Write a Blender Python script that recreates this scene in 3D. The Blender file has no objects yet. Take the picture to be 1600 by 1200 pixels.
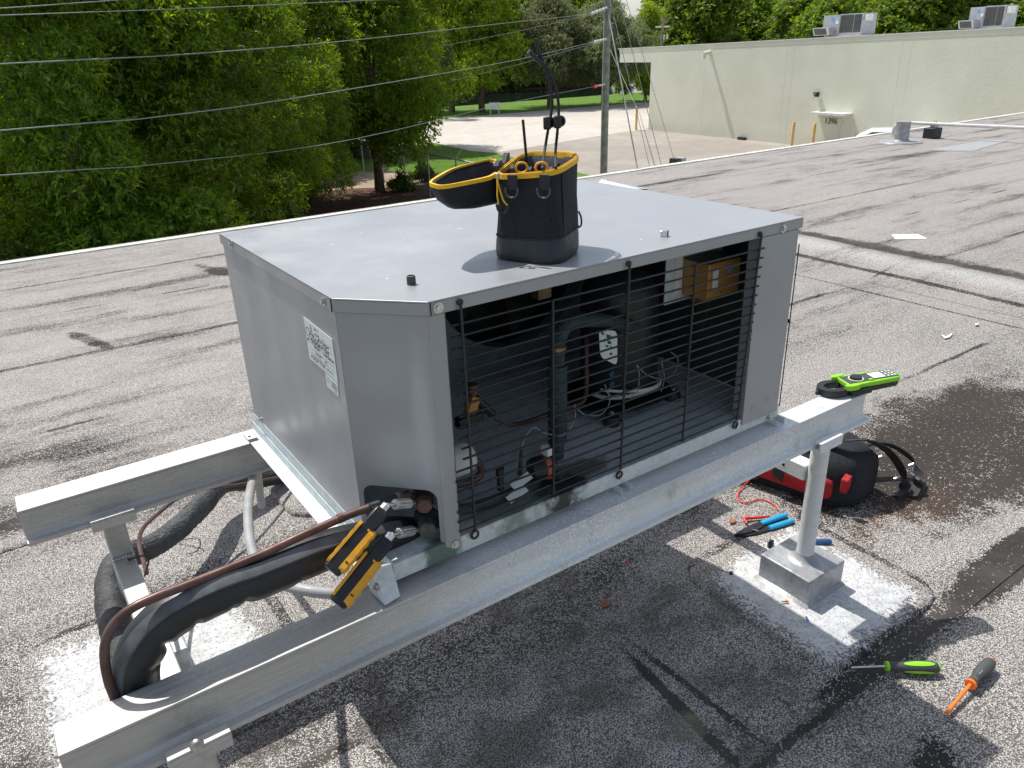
import bpy, bmesh, math, random
import numpy as np
from mathutils import Vector, Matrix
random.seed(7); np.random.seed(7)
S = bpy.context.scene
COL = S.collection
V = Vector
# ------------------------------------------------------------------ camera, sky, sun, exposure
CAM = V((-0.47122, -1.11325, 0.92550)); FPX = 1186.17
Rm = (Matrix.Rotation(-0.61157122, 3, 'Z') @ Matrix.Rotation(0.03011004, 3, 'Y') @ Matrix.Rotation(1.15683677, 3, 'X'))
cd = bpy.data.cameras.new('camera'); cam = bpy.data.objects.new('camera', cd); COL.objects.link(cam)
cam.matrix_world = Matrix.Translation(CAM) @ Rm.to_4x4()
cd.sensor_width = 36; cd.lens = FPX / 1600 * 36; cd.clip_start = 0.05; cd.clip_end = 1500
S.camera = cam
SUN = V((0.08, -0.55, -1.0)).normalized()
w = bpy.data.worlds.new('World'); S.world = w; w.use_nodes = True
nt = w.node_tree; bg = nt.nodes['Background']; sk = nt.nodes.new('ShaderNodeTexSky'); sk.sky_type = 'NISHITA'
sk.sun_disc = False; sk.sun_elevation = math.asin(-SUN.z); sk.sun_rotation = math.atan2(-SUN.x, -SUN.y)
sk.dust_density = 1.6; sk.air_density = 1.0
hsv = nt.nodes.new('ShaderNodeHueSaturation'); hsv.inputs['Saturation'].default_value = .62   # lower saturation, so the sky light is less blue
nt.links.new(sk.outputs[0], hsv.inputs['Color']); nt.links.new(hsv.outputs[0], bg.inputs[0]); bg.inputs[1].default_value = 0.125
ld = bpy.data.lights.new('sun', 'SUN'); ld.energy = 3.9; ld.angle = math.radians(0.53); ld.color = (1.0, 0.955, 0.89)
lo = bpy.data.objects.new('sun', ld); COL.objects.link(lo); lo.rotation_euler = SUN.to_track_quat('-Z', 'Y').to_euler(); lo.location = (0, 10, 20)
S.view_settings.view_transform = 'Standard'; S.view_settings.look = 'None'; S.view_settings.gamma = 1
S.view_settings.exposure = 0.38
S.view_settings.use_curve_mapping = False
S.cycles.max_bounces = 8; S.cycles.transparent_max_bounces = 8

# ------------------------------------------------------------------ measuring helpers (pixel of the photo -> point on a real plane)
def ray(u, v): return Rm @ V(((u-800)/FPX, -(v-600)/FPX, -1))
def oz(u, v, z): d = ray(u, v); return CAM + d*((z-CAM.z)/d.z)
def oy(u, v, y): d = ray(u, v); return CAM + d*((y-CAM.y)/d.y)
def ox(u, v, x): d = ray(u, v); return CAM + d*((x-CAM.x)/d.x)
G = -0.68      # roof level
L = -4.5       # ground level
W, D, H, HB, CA, CB = 1.15, 0.827, 0.536, 0.038, 0.116, 0.127

# ------------------------------------------------------------------ mesh helpers
class MB:
    def __init__(s): s.v = []; s.f = []; s.m = []; s.mi = 0
    def add(s, vs, fs):
        n = len(s.v); s.v += [tuple(p) for p in vs]; s.f += [tuple(i+n for i in f) for f in fs]; s.m += [s.mi]*len(fs); return s
    def box(s, a, b, M=None):
        x0, y0, z0 = a; x1, y1, z1 = b
        vs = [V(p) for p in ((x0,y0,z0),(x1,y0,z0),(x1,y1,z0),(x0,y1,z0),(x0,y0,z1),(x1,y0,z1),(x1,y1,z1),(x0,y1,z1))]
        if M: vs = [M @ p for p in vs]
        return s.add(vs, [(0,3,2,1),(4,5,6,7),(0,1,5,4),(1,2,6,5),(2,3,7,6),(3,0,4,7)])
    def prism(s, poly, z0, z1, M=None):
        n = len(poly); vs = [V((p[0], p[1], z0)) for p in poly]+[V((p[0], p[1], z1)) for p in poly]
        if M: vs = [M @ p for p in vs]
        return s.add(vs, [tuple(range(n-1,-1,-1)), tuple(range(n,2*n))]+[(i,(i+1)%n,(i+1)%n+n,i+n) for i in range(n)])
    def loft(s, rings, cap0=True, cap1=True):
        n = len(rings[0]); vs = [p for r in rings for p in r]; fs = []
        for k in range(len(rings)-1):
            for i in range(n): fs.append((k*n+i, k*n+(i+1)%n, (k+1)*n+(i+1)%n, (k+1)*n+i))
        if cap0: fs.append(tuple(range(n-1,-1,-1)))
        if cap1: fs.append(tuple(range((len(rings)-1)*n, len(rings)*n)))
        return s.add(vs, fs)
    def tube(s, pts, r, n=10, cap=True, rfun=None, flat=None, vfun=None):
        pts = [V(p) for p in pts]; rings = []
        t0 = (pts[1]-pts[0]).normalized(); up = V((0,0,1)) if abs(t0.z) < .9 else V((1,0,0))
        nrm = t0.cross(up).normalized()
        for i, p in enumerate(pts):
            t = (pts[min(i+1,len(pts)-1)]-pts[max(i-1,0)]).normalized()
            nrm = (nrm - t*nrm.dot(t)).normalized(); b = t.cross(nrm)
            rr = r[i] if isinstance(r, (list, tuple)) else r
            if vfun: rings.append([p+q*rr*vfun(i, q) for q in [nrm*math.cos(2*math.pi*k/n)+b*math.sin(2*math.pi*k/n) for k in range(n)]])
            elif rfun: rings.append([p+(nrm*math.cos(a)+b*math.sin(a))*rr*rfun(i, a) for a in [2*math.pi*k/n for k in range(n)]])
            elif flat: rings.append([p+nrm*math.cos(a)*rr+b*math.sin(a)*rr*flat for a in [2*math.pi*k/n for k in range(n)]])
            else: rings.append([p+(nrm*math.cos(a)+b*math.sin(a))*rr for a in [2*math.pi*k/n for k in range(n)]])
        return s.loft(rings, cap, cap)
    def lathe(s, prof, M=None, n=20):
        rings = []
        for r, z in prof:
            rg = [V((r*math.cos(2*math.pi*k/n), r*math.sin(2*math.pi*k/n), z)) for k in range(n)]
            rings.append([M @ p for p in rg] if M else rg)
        return s.loft(rings)
    def cyl(s, a, b, r, n=14, r2=None):
        return s.tube([a, b], [r, r if r2 is None else r2], n)
    def build(s, name, mats, parent=None, smooth=35, bevel=0, seg=2, kind=None):
        me = bpy.data.meshes.new(name); me.from_pydata(s.v, [], s.f)
        mats = mats if isinstance(mats, (list, tuple)) else [mats]
        for m in mats: me.materials.append(m)
        if len(mats) > 1: me.polygons.foreach_set('material_index', s.m)
        me.update()
        bm = bmesh.new(); bm.from_mesh(me); bmesh.ops.recalc_face_normals(bm, faces=bm.faces); bm.to_mesh(me); bm.free()
        if smooth:
            me.polygons.foreach_set('use_smooth', [True]*len(me.polygons)); me.set_sharp_from_angle(angle=math.radians(smooth))
        o = bpy.data.objects.new(name, me); COL.objects.link(o)
        if bevel:
            b = o.modifiers.new('bevel', 'BEVEL'); b.width = bevel; b.segments = seg; b.limit_method = 'ANGLE'; b.angle_limit = math.radians(40); b.harden_normals = False
        if parent: setp(o, parent)
        if kind: o['kind'] = kind
        return o
def setp(o, p):     # parts are modelled in world coordinates
    o.parent = p
    o.matrix_parent_inverse = p.matrix_basis.inverted() if p.parent is None else Matrix.Identity(4)
def tag(o, label=None, cat=None, group=None, kind=None):
    if label: o['label'] = label
    if cat: o['category'] = cat
    if group: o['group'] = group
    if kind: o['kind'] = kind
    return o
def thing(name, loc, label, cat, group=None):
    o = bpy.data.objects.new(name, None); COL.objects.link(o); o.location = loc; o.empty_display_size = .05
    return tag(o, label, cat, group)
def spline(pts, n=8):
    pts = [V(p) for p in pts]; P = [pts[0]*2-pts[1]]+pts+[pts[-1]*2-pts[-2]]; out = []
    for i in range(1, len(P)-2):
        for k in range(n):
            t = k/n; a, b, c, d = P[i-1], P[i], P[i+1], P[i+2]
            out.append(.5*((2*b)+(c-a)*t+(2*a-5*b+4*c-d)*t*t+(3*b-a-3*c+d)*t**3))
    out.append(pts[-1]); return out
def chaikin(poly, it=3, q=.25):
    poly = [V(p) for p in poly]
    for _ in range(it):
        o = []
        for i in range(len(poly)):
            a, b = poly[i], poly[(i+1)%len(poly)]; o += [a.lerp(b, q), a.lerp(b, 1-q)]
        poly = o
    return poly
def frame(o, x, z):   # matrix with local x, approx local z
    x = V(x).normalized(); y = V(z).cross(x).normalized(); z = x.cross(y)
    return Matrix.Translation(V(o)) @ Matrix((x, y, z)).transposed().to_4x4()

# ------------------------------------------------------------------ material helpers
class NT:
    def __init__(s, m): m.use_nodes = True; s.t = m.node_tree; s.b = s.t.nodes['Principled BSDF']; s.co = s.n('ShaderNodeTexCoord').outputs['Object']
    def n(s, typ, **k):
        x = s.t.nodes.new(typ)
        for a, b in k.items(): setattr(x, a, b)
        return x
    def put(s, sock, v):
        if isinstance(v, bpy.types.NodeSocket): s.t.links.new(v, sock)
        else:
            if isinstance(v, (tuple, list)) and len(v) == 3 and sock.type == 'RGBA': v = (*v, 1)
            sock.default_value = v
    def math(s, op, a, b=None, c=None, clamp=False):
        x = s.n('ShaderNodeMath', operation=op, use_clamp=clamp); s.put(x.inputs[0], a)
        if b is not None: s.put(x.inputs[1], b)
        if c is not None: s.put(x.inputs[2], c)
        return x.outputs[0]
    def noise(s, scale=5, detail=3, rough=.5, vec=None, dist=0):
        x = s.n('ShaderNodeTexNoise'); s.put(x.inputs['Vector'], vec or s.co); x.inputs['Scale'].default_value = scale
        x.inputs['Detail'].default_value = detail; x.inputs['Roughness'].default_value = rough; x.inputs['Distortion'].default_value = dist; return x.outputs[0]
    def mapv(s, sc=(1,1,1), loc=(0,0,0), rot=(0,0,0), vec=None):
        x = s.n('ShaderNodeMapping'); s.put(x.inputs[0], vec or s.co); x.inputs['Scale'].default_value = sc; x.inputs['Location'].default_value = loc; x.inputs['Rotation'].default_value = rot; return x.outputs[0]
    def vor(s, scale, vec=None, feat='F1', dim='3D'):
        x = s.n('ShaderNodeTexVoronoi', feature=feat, voronoi_dimensions=dim); s.put(x.inputs['Vector'], vec or s.co); x.inputs['Scale'].default_value = scale; return x
    def rng(s, v, a, b, c=0., d=1., smooth=True):
        x = s.n('ShaderNodeMapRange', interpolation_type='SMOOTHSTEP' if smooth else 'LINEAR'); s.put(x.inputs[0], v)
        for i, q in enumerate((a, b, c, d)): s.put(x.inputs[i+1], q)
        return x.outputs[0]
    def mix(s, f, a, b, mode='MIX'):
        x = s.n('ShaderNodeMix', data_type='RGBA', blend_type=mode); s.put(x.inputs[0], f); s.put(x.inputs[6], a); s.put(x.inputs[7], b); return x.outputs[2]
    def xyz(s, vec=None):
        x = s.n('ShaderNodeSeparateXYZ'); s.put(x.inputs[0], vec or s.co); return x.outputs
    def bump(s, h, st=.3, dist=.01):
        x = s.n('ShaderNodeBump'); x.inputs['Strength'].default_value = st; x.inputs['Distance'].default_value = dist; s.put(x.inputs['Height'], h); s.put(s.b.inputs['Normal'], x.outputs[0])
    def set(s, **k):
        for a, b in k.items():
            s.put(s.b.inputs[{'col':'Base Color','rough':'Roughness','metal':'Metallic','spec':'Specular IOR Level','coat':'Coat Weight','alpha':'Alpha','trans':'Transmission Weight','ior':'IOR','subs':'Subsurface Weight'}[a]], b)
def mat(name, col, rough=.5, metal=0., var=.12, scale=8, spec=.5, bump=0, bscale=60, bd=.002, dirt=None, dirtamt=.4, coat=0):
    m = bpy.data.materials.new(name); n = NT(m)
    c2 = tuple(c*(1-var*1.6) for c in col); c1 = tuple(min(1, c*(1+var)) for c in col)
    c = n.mix(n.rng(n.noise(scale, 5, .6), .3, .7), c2, c1)
    if dirt: c = n.mix(n.math('MULTIPLY', n.rng(n.noise(scale*.6, 6, .65, vec=n.mapv(loc=(3,7,1))), .5, .72), dirtamt), c, dirt)
    r = n.rng(n.noise(scale*2.3, 4, .6), .25, .75, max(0.02, rough-.1), min(1, rough+.12))
    n.set(col=c, rough=r, metal=metal, spec=spec, coat=coat)
    if bump: n.bump(n.noise(bscale, 4, .6), bump, bd)
    return m
M = {}
def mk(k, *a, **kw): M[k] = mat(k, *a, **kw); return M[k]
mk('paint_grey', (.335,.35,.365), .36, .22, .04, 3, dirt=(.38,.395,.41), dirtamt=.12)
mk('black_wire', (.012,.014,.015), .32, 0, .1, 30)
mk('dark_panel', (.19,.22,.25), .5, .1, .2, 6, dirt=(.05,.05,.05), dirtamt=.5)
mk('black_plastic', (.014,.015,.017), .42, 0, .2, 40)
mk('rubber', (.02,.022,.026), .55, 0, .2, 30)
mk('sleeve', (.014,.016,.019), .44, 0, .2, 7, bump=.25, bscale=18, bd=.004)
mk('copper_old', (.115,.06,.052), .45, .35, .25, 20, dirt=(.16,.13,.12))
mk('brass', (.30,.23,.12), .4, .8, .2, 40)
mk('chrome', (.62,.62,.60), .22, 1, .1, 60)
mk('steel', (.5,.5,.5), .35, .9, .15, 60)
mk('white_pvc', (.62,.61,.58), .5, 0, .08, 10)
mk('conduit_grey', (.33,.34,.345), .5, 0, .08, 20)
mk('yellow_plastic', (.78,.38,.02), .42, 0, .05, 30)
mk('yellow_trim', (.80,.46,.008), .6, 0, .07, 60, bump=.5, bscale=900, bd=.0006)
mk('lime', (.27,.66,.02), .4, 0, .05, 30)
mk('orange', (.90,.20,.02), .4, 0, .05, 30)
mk('cyan', (.02,.36,.62), .4, 0, .05, 30)
mk('blue_dark', (.02,.09,.22), .45, 0, .05, 30)
mk('red_fabric', (.36,.006,.012), .75, 0, .15, 20, bump=.4, bscale=300)
mk('red_rubber', (.72,.03,.02), .4, 0, .05, 30)
mk('black_fabric', (.012,.013,.018), .85, 0, .25, 60, bump=.6, bscale=500, bd=.001)
mk('bag_fabric', (.005,.006,.012), .75, 0, .15, 90, bump=.35, bscale=900, bd=.0005)
mk('bag_base', (.016,.021,.028), .42, 0, .2, 12, bump=.35, bscale=25, bd=.004)
mk('bag_lining', (.05,.052,.06), .75, 0, .2, 30, bump=.5, bscale=60, bd=.004)
mk('webbing', (.02,.021,.024), .7, 0, .2, 200, bump=.5, bscale=700)
mk('paper', (.75,.75,.72), .7, 0, .04, 10)
mk('sticker', (.66,.71,.68), .45, 0, .03, 10)
mk('print_ink', (.05,.05,.06), .6, 0, .1, 10)
mk('box_brown', (.42,.21,.055), .45, .15, .08, 12)
mk('logo_blue', (.10,.33,.75), .5, 0, .03, 10)
mk('white_paint', (.70,.70,.66), .55, 0, .08, 6)
mk('cable_sheath', (.45,.46,.46), .4, 0, .1, 10)
mk('suction_foam', (.028,.05,.058), .7, 0, .3, 25, bump=.5, bscale=50)
mk('bollard_yellow', (.72,.48,.16), .6, 0, .08, 6)
mk('car_white', (.75,.76,.78), .25, 0, .02, 3, coat=.6)
mk('glass_dark', (.02,.025,.03), .08, 0, .1, 3)
mk('wood_pole', (.30,.29,.265), .85, 0, .2, 3, bump=.4, bscale=30, bd=.01)
mk('wire_alu', (.25,.27,.27), .5, .3, .1, 4)
mk('guy_steel', (.45,.46,.46), .5, .4, .1, 4)
mk('porcelain', (.6,.62,.62), .3, 0, .1, 4)
mk('fence_steel', (.42,.46,.46), .5, .5, .1, 8)
mk('bark', (.12,.085,.065), .9, 0, .35, 6, bump=.8, bscale=14, bd=.03)
mk('bark_pale', (.24,.20,.16), .9, 0, .35, 5, bump=.8, bscale=14, bd=.03)
mk('unit_grey', (.42,.43,.46), .45, .2, .08, 4)
mk('coil_dark', (.07,.07,.068), .6, .3, .15, 5)
mk('edge_white', (.70,.68,.60), .6, 0, .12, 4, dirt=(.35,.33,.28), dirtamt=.5)
mk('band_red', (.50,.11,.06), .5, 0, .1, 30)
mk('leaf_brown', (.33,.12,.05), .8, 0, .2, 60)

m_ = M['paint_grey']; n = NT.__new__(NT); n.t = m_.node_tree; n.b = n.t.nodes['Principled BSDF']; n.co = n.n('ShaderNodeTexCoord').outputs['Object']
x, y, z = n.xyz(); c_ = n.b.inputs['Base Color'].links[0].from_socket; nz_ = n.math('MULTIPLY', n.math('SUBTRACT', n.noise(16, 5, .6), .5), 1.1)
for (ax_, az_, rx_, rz_, st_) in ((.098, .31, .013, .13, .55), (.070, .225, .050, .055, .42), (.050, .40, .040, .05, .15)):  # reflected highlight streak and pale cloud on the corner panel, painted into the colour
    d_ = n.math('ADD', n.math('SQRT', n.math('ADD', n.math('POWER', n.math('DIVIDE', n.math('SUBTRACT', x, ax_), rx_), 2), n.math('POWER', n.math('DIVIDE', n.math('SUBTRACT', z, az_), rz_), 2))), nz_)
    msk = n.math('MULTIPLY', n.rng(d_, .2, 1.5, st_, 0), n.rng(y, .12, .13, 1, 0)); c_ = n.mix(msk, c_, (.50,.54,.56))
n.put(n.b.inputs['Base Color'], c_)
n.bump(n.noise(1.6, 2, .5), .12, .02)
def m_galv():
    m = bpy.data.materials.new('galvanised_steel'); n = NT(m)
    v = n.vor(90); v2 = n.vor(420)
    sp = n.math('GREATER_THAN', n.rng(v2.outputs['Color'], 0, 1, 0, 1, False), .62)
    c = n.mix(n.rng(v.outputs['Color'], 0, 1, 0, 1, False), (.46,.52,.54), (.64,.69,.70))
    c = n.mix(n.math('MULTIPLY', n.rng(n.noise(9,4), .4, .65), .5), c, (.58,.64,.65))
    c = n.mix(n.math('MULTIPLY', sp, n.rng(n.noise(14,3), .45, .7, 0, .5)), c, (.72,.76,.76))
    x, y, z = n.xyz()
    # verdigris and oil stains on the pan
    nz = n.math('MULTIPLY', n.math('SUBTRACT', n.noise(26, 5, .65), .5), 1.3)
    for (cx, cy, rx, ry, col, st) in ((.105,-.01,.05,.045,(.03,.085,.05),.85), (.50,.06,.10,.045,(.075,.06,.03),.8), (.42,.03,.075,.05,(.012,.014,.016),.95), (.30,.03,.12,.04,(.06,.10,.05),.7)):
        dx = n.math('POWER', n.math('DIVIDE', n.math('SUBTRACT', x, cx), rx), 2); dy = n.math('POWER', n.math('DIVIDE', n.math('SUBTRACT', y, cy), ry), 2)
        d = n.math('ADD', n.math('SQRT', n.math('ADD', dx, dy)), nz)
        c = n.mix(n.rng(d, .6, 1.1, st, 0), c, col)
    n.set(col=c, rough=n.rng(n.noise(40,3), .3, .7, .4, .62), metal=.15)
    n.bump(n.noise(200, 3), .15, .001); return m
M['galv'] = m_galv()
def m_alu(SPK=.9, nm='mill_aluminium'):
    m = bpy.data.materials.new(nm); n = NT(m)
    st = n.noise(10, 4, .6, vec=n.mapv((.6, 22, 22)))
    c = n.mix(n.rng(st, .3, .7), (.42,.415,.395), (.52,.512,.48))
    x, y, z = n.xyz(); cr = n.rng(n.math('ADD', x, n.math('MULTIPLY', n.math('SUBTRACT', n.noise(4,4,.6), .5), .5)), -.12, .30, 0, 1)
    c = n.mix(n.math('MULTIPLY', n.rng(n.noise(7,6,.7), .52, .7), .45), c, (.62,.60,.54))
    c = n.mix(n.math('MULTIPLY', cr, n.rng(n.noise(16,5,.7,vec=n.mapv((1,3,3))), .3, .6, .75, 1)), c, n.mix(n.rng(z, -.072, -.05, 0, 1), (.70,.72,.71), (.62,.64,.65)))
    c = n.mix(n.math('MULTIPLY', n.rng(n.noise(19,6,.7,vec=n.mapv(loc=(5,2,2))), .55, .75), .5), c, (.27,.26,.25))
    sp = n.math('GREATER_THAN', n.xyz(n.vor(300).outputs['Color'])[0], .80)
    dens = n.math('MULTIPLY', n.rng(x, .0, .35, .18, 1.), n.rng(n.noise(3.2,3), .38, .6, .15, .9))
    c = n.mix(n.math('MULTIPLY', n.math('MULTIPLY', sp, dens), SPK), c, (.88,.89,.89))
    n.set(col=c, rough=n.rng(st, .3, .7, .42, .6), metal=n.rng(cr, 0, 1, .5, .08))
    n.bump(st, .12, .001); return m
M['alu'] = m_alu(); M['alu2'] = m_alu(.0, 'mill_aluminium_clean')
def m_coated():   # aluminium-painted box and patch coating
    m = bpy.data.materials.new('silver_roof_coating'); n = NT(m)
    c = n.mix(n.rng(n.noise(12,6,.7), .35, .7), (.30,.31,.32), (.47,.48,.48))
    c = n.mix(n.math('MULTIPLY', n.rng(n.noise(30,6,.7,vec=n.mapv(loc=(1,2,3))), .55, .7), .6), c, (.17,.16,.15))
    n.set(col=c, rough=.45, metal=.35); n.bump(n.noise(45,5,.6), .5, .004); return m
M['coat'] = m_coated()

def m_roof(name, patch=None):
    m = bpy.data.materials.new(name); n = NT(m); x, y, z = n.xyz()
    nA = n.noise(2.6, 5, .6); nB = n.noise(1.0, 4, .6, vec=n.mapv((.35, 2.2, 1))); nC = n.noise(11, 4, .65)
    wob = n.math('MULTIPLY', n.math('SUBTRACT', nC, .5), .9)
    wob2 = n.math('ADD', wob, n.math('MULTIPLY', n.math('SUBTRACT', nA, .5), 1.6))
    def blob(cx, cy, rx, ry, e0=.6, e1=1.25, rot=0):
        X = n.math('SUBTRACT', x, cx); Y = n.math('SUBTRACT', y, cy)
        if rot:
            c, s = math.cos(rot), math.sin(rot)
            X, Y = n.math('ADD', n.math('MULTIPLY', X, c), n.math('MULTIPLY', Y, s)), n.math('SUBTRACT', n.math('MULTIPLY', Y, c), n.math('MULTIPLY', X, s))
        d = n.math('SQRT', n.math('ADD', n.math('POWER', n.math('DIVIDE', X, rx), 2), n.math('POWER', n.math('DIVIDE', Y, ry), 2)))
        return n.rng(n.math('ADD', d, wob2), e0, e1, 1, 0)
    dens = n.math('ADD', .76, n.math('MULTIPLY', n.math('SUBTRACT', nB, .5), .95))
    dens = n.math('ADD', dens, n.math('MULTIPLY', n.math('SUBTRACT', nA, .5), .35))
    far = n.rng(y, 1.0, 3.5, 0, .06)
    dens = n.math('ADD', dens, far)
    bare = None
    for b, k in (((2.70,.12,.85,.40),.60), ((2.05,-.34,.5,.075),.85), ((1.03,-.64,.16,.07,.6,1.2,.5),.5), ((.85,.24,.42,.22),.14), ((.1,.32,.5,.18),.10), ((-.95,.75,.4,.7),.22), ((-.5,2.1,.35,.16),.25),
                 ((.785,-.06,.012,.26,.5,1.3,.03),.5), ((.715,-.10,.017,.22,.5,1.4,-.10),.75), ((1.6,.72,.5,.22),.30), ((1.42,-.32,.42,.035),.35), ((3.6,1.2,.7,.4),.08), ((-.12,4.2,.055,.26,.6,1.2,.3),.5), ((1.05,5.35,.1,.35,.6,1.2,.3),.5)):
        q = n.math('MULTIPLY', blob(*b), k); bare = q if bare is None else n.math('MAXIMUM', bare, q)
    dens = n.math('SUBTRACT', dens, bare)
    dense = None
    for b, k in (((.62,-.18,.13,.10),.18), ((.30,-.02,.10,.08),.25), ((2.05,-.2,.42,.05,.6,1.2,-.12),.45), ((1.75,-.6,.35,.2),.2), ((2.7,.85,1.0,.35),.20)):
        q = n.math('MULTIPLY', blob(*b), k); dense = q if dense is None else n.math('MAXIMUM', dense, q)
    dens = n.math('ADD', dens, dense)
    # band of loose black grit along the upper side of the ridge
    rd = n.math('SUBTRACT', x, n.math('ADD', 5.52, n.math('MULTIPLY', n.math('SUBTRACT', y, 1.0), .03)))
    stk = n.noise(1.3, 9, .74, vec=n.mapv((.5, 2.6, 1), (5,5,0)))
    dens = n.math('SUBTRACT', dens, n.math('MULTIPLY', n.rng(stk, .42, .68), n.rng(y, .6, 2.0, 0, .40)))
    bnd = n.rng(n.math('ABSOLUTE', n.math('ADD', rd, n.math('MULTIPLY', wob, .22))), .06, .22, .62, 0)
    bnd = n.math('MAXIMUM', bnd, n.rng(n.math('ABSOLUTE', n.math('ADD', n.math('ADD', rd, .70), n.math('MULTIPLY', wob, .03))), .012, .035, .6, 0))
    dens = n.math('SUBTRACT', dens, bnd)
    # bitumen bleeding out along the laps
    seam = None
    for s_, a_ in SEAMS:
        dd = n.math('ABSOLUTE', n.math('ADD', n.math('SUBTRACT', y, n.math('ADD', s_, n.math('MULTIPLY', x, a_))), n.math('MULTIPLY', n.math('SUBTRACT', nC, .5), .03)))
        q = n.rng(dd, .003, .02, 1, 0); seam = q if seam is None else n.math('MAXIMUM', seam, q)
    seamw = n.math('MULTIPLY', seam, n.rng(n.noise(1.3, 4, .65, vec=n.mapv(loc=(9,1,0))), .45, .62, .0, .6))
    near = n.rng(y, -.55, -.1, .8, 0)
    seamw = n.math('MAXIMUM', seamw, n.math('MULTIPLY', seam, near))
    dens = n.math('SUBTRACT', dens, seamw)
    if patch:
        px, py, ps = patch
        pm = n.rng(n.math('ADD', n.math('MAXIMUM', n.math('ABSOLUTE', n.math('SUBTRACT', x, px)), n.math('ABSOLUTE', n.math('SUBTRACT', y, py))), n.math('MULTIPLY', wob2, .05)), ps*.50, ps*1.02, 1, 0)
        pm = n.rng(n.math('ADD', pm, n.math('ADD', n.math('MULTIPLY', n.math('SUBTRACT', n.xyz(n.vor(150, dim='2D').outputs['Color'])[1], .5), .55), n.math('MULTIPLY', n.math('SUBTRACT', n.noise(13, 6, .7), .5), .9))), .42, .62, 0, 1)
        em = n.rng(n.math('MAXIMUM', n.math('ABSOLUTE', n.math('SUBTRACT', x, px)), n.math('ABSOLUTE', n.math('SUBTRACT', y, py))), ps*.95, ps*.99, 0, .45)
        dens = n.math('SUBTRACT', n.math('ADD', dens, .13), em)
    v = n.vor(225, dim='2D'); r = n.xyz(v.outputs['Color'])
    v2 = n.vor(115, dim='2D', vec=n.mapv(loc=(3.3,1.7,0))); r2 = n.xyz(v2.outputs['Color'])
    inside = n.rng(v.outputs['Distance'], .36, .56, 1, 0)
    rr = n.math('ADD', n.math('MULTIPLY', r[0], .62), n.math('MULTIPLY', r2[0], .38))
    gm = n.math('MULTIPLY', n.rng(n.math('SUBTRACT', n.math('MAXIMUM', dens, .13), rr), -.02, .05, 0, 1), inside)
    # grey / red-brown casts of the granules
    gc = n.mix(r[1], (.24,.23,.22), (.68,.655,.63))
    gc = n.mix(n.math('MULTIPLY', n.rng(n.noise(1.3,3,vec=n.mapv(loc=(4,4,0))), .5, .68), .2), gc, (.55,.45,.42))
    base = n.mix(n.rng(n.noise(3.1,5,.65,vec=n.mapv(loc=(1,8,0))), .35, .7), (.030,.029,.029), (.080,.072,.066))
    base = n.mix(n.math('MULTIPLY', blob(2.06,.02,.30,.12), .8), base, (.13,.075,.045))
    base = n.mix(n.math('MULTIPLY', blob(2.75,.12,.9,.45), .8), base, (.040,.032,.028))
    base = n.mix(n.math('MULTIPLY', n.rng(dens, .42, .75), .8), base, (.145,.138,.132))
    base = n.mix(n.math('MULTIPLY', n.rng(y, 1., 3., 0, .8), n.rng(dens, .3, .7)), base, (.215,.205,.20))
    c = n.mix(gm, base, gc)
    c = n.mix(n.math('MULTIPLY', blob(.68,-.17,.05,.04), .35), c, (.42,.40,.26))
    dirtm = n.math('MULTIPLY', n.rng(n.noise(4.2, 6, .62, vec=n.mapv((1,1.5,1),(2,6,0))), .46, .62, 0, .55), n.math('MULTIPLY', n.rng(y, .45, .9, 1, .22), n.rng(x, 1.0, 1.35, 1, .25)))
    c = n.mix(dirtm, c, (.050,.043,.036))
    c = n.mix(1., c, (.955,.945,.925), 'MULTIPLY')
    # dried-mud cast on the granules
    c = n.mix(n.math('MULTIPLY', blob(.85,.25,.45,.22), .22), c, (.07,.06,.052))
    # white silt lying against the ridge
    c = n.mix(n.math('MULTIPLY', n.rng(n.math('ABSOLUTE', n.math('ADD', n.math('SUBTRACT', rd, -.42), n.math('MULTIPLY', wob, .1))), .0, .24, .62, 0), n.rng(r[2], .4, .65, .12, 1)), c, (.58,.59,.59))
    h = n.math('MULTIPLY', gm, 1.)
    rough = .9
    if patch:
        c = n.mix(n.math('MULTIPLY', pm, n.rng(r[2], .08, .20, .35, 1)), c, n.mix(n.rng(n.noise(38, 6, .75), .30, .62), (.43,.435,.44), (.61,.62,.625)))
        h = n.math('MULTIPLY', h, n.rng(pm, 0, 1, 1, .45))
    n.set(col=c, rough=rough, spec=.25); n.bump(h, .55, .0025); return m

SEAMS = [(-.355, -.0), (.72, -.01), (1.845, -.006), (2.85, 0.), (3.92, -.01), (4.97, 0.), (5.95, .0), (-1.45, 0)]

# ------------------------------------------------------------------ ground, lot, lawn, water
def m_ground(name, c1, c2, sc, c3=None, rough=.9, bumpd=.01, leafy=False):
    m = bpy.data.materials.new(name); n = NT(m)
    c = n.mix(n.rng(n.noise(sc,6,.7), .3, .7), c1, c2)
    c = n.mix(n.math('MULTIPLY', n.rng(n.noise(sc*.12,5,.6), .4, .65), .5), c, c3 or c1)
    n.set(col=c, rough=rough, spec=.2); n.bump(n.noise(sc*3,5,.7), .5, bumpd); return m
M['lawn'] = m_ground('lawn_grass', (.05,.12,.012), (.13,.24,.02), 3, (.11,.20,.025), bumpd=.08)
M['lot'] = m_ground('pale_concrete', (.46,.42,.37), (.56,.52,.47), 1.2, (.42,.39,.35))
M['apron'] = m_ground('weathered_concrete', (.30,.275,.24), (.38,.35,.31), 1.0, (.24,.21,.18))
M['mulch'] = m_ground('mulch_soil', (.07,.035,.025), (.16,.08,.055), 9, (.10,.055,.04), bumpd=.06)
M['sand'] = m_ground('dry_soil', (.36,.28,.21), (.46,.37,.28), 4, (.18,.11,.08))
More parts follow.
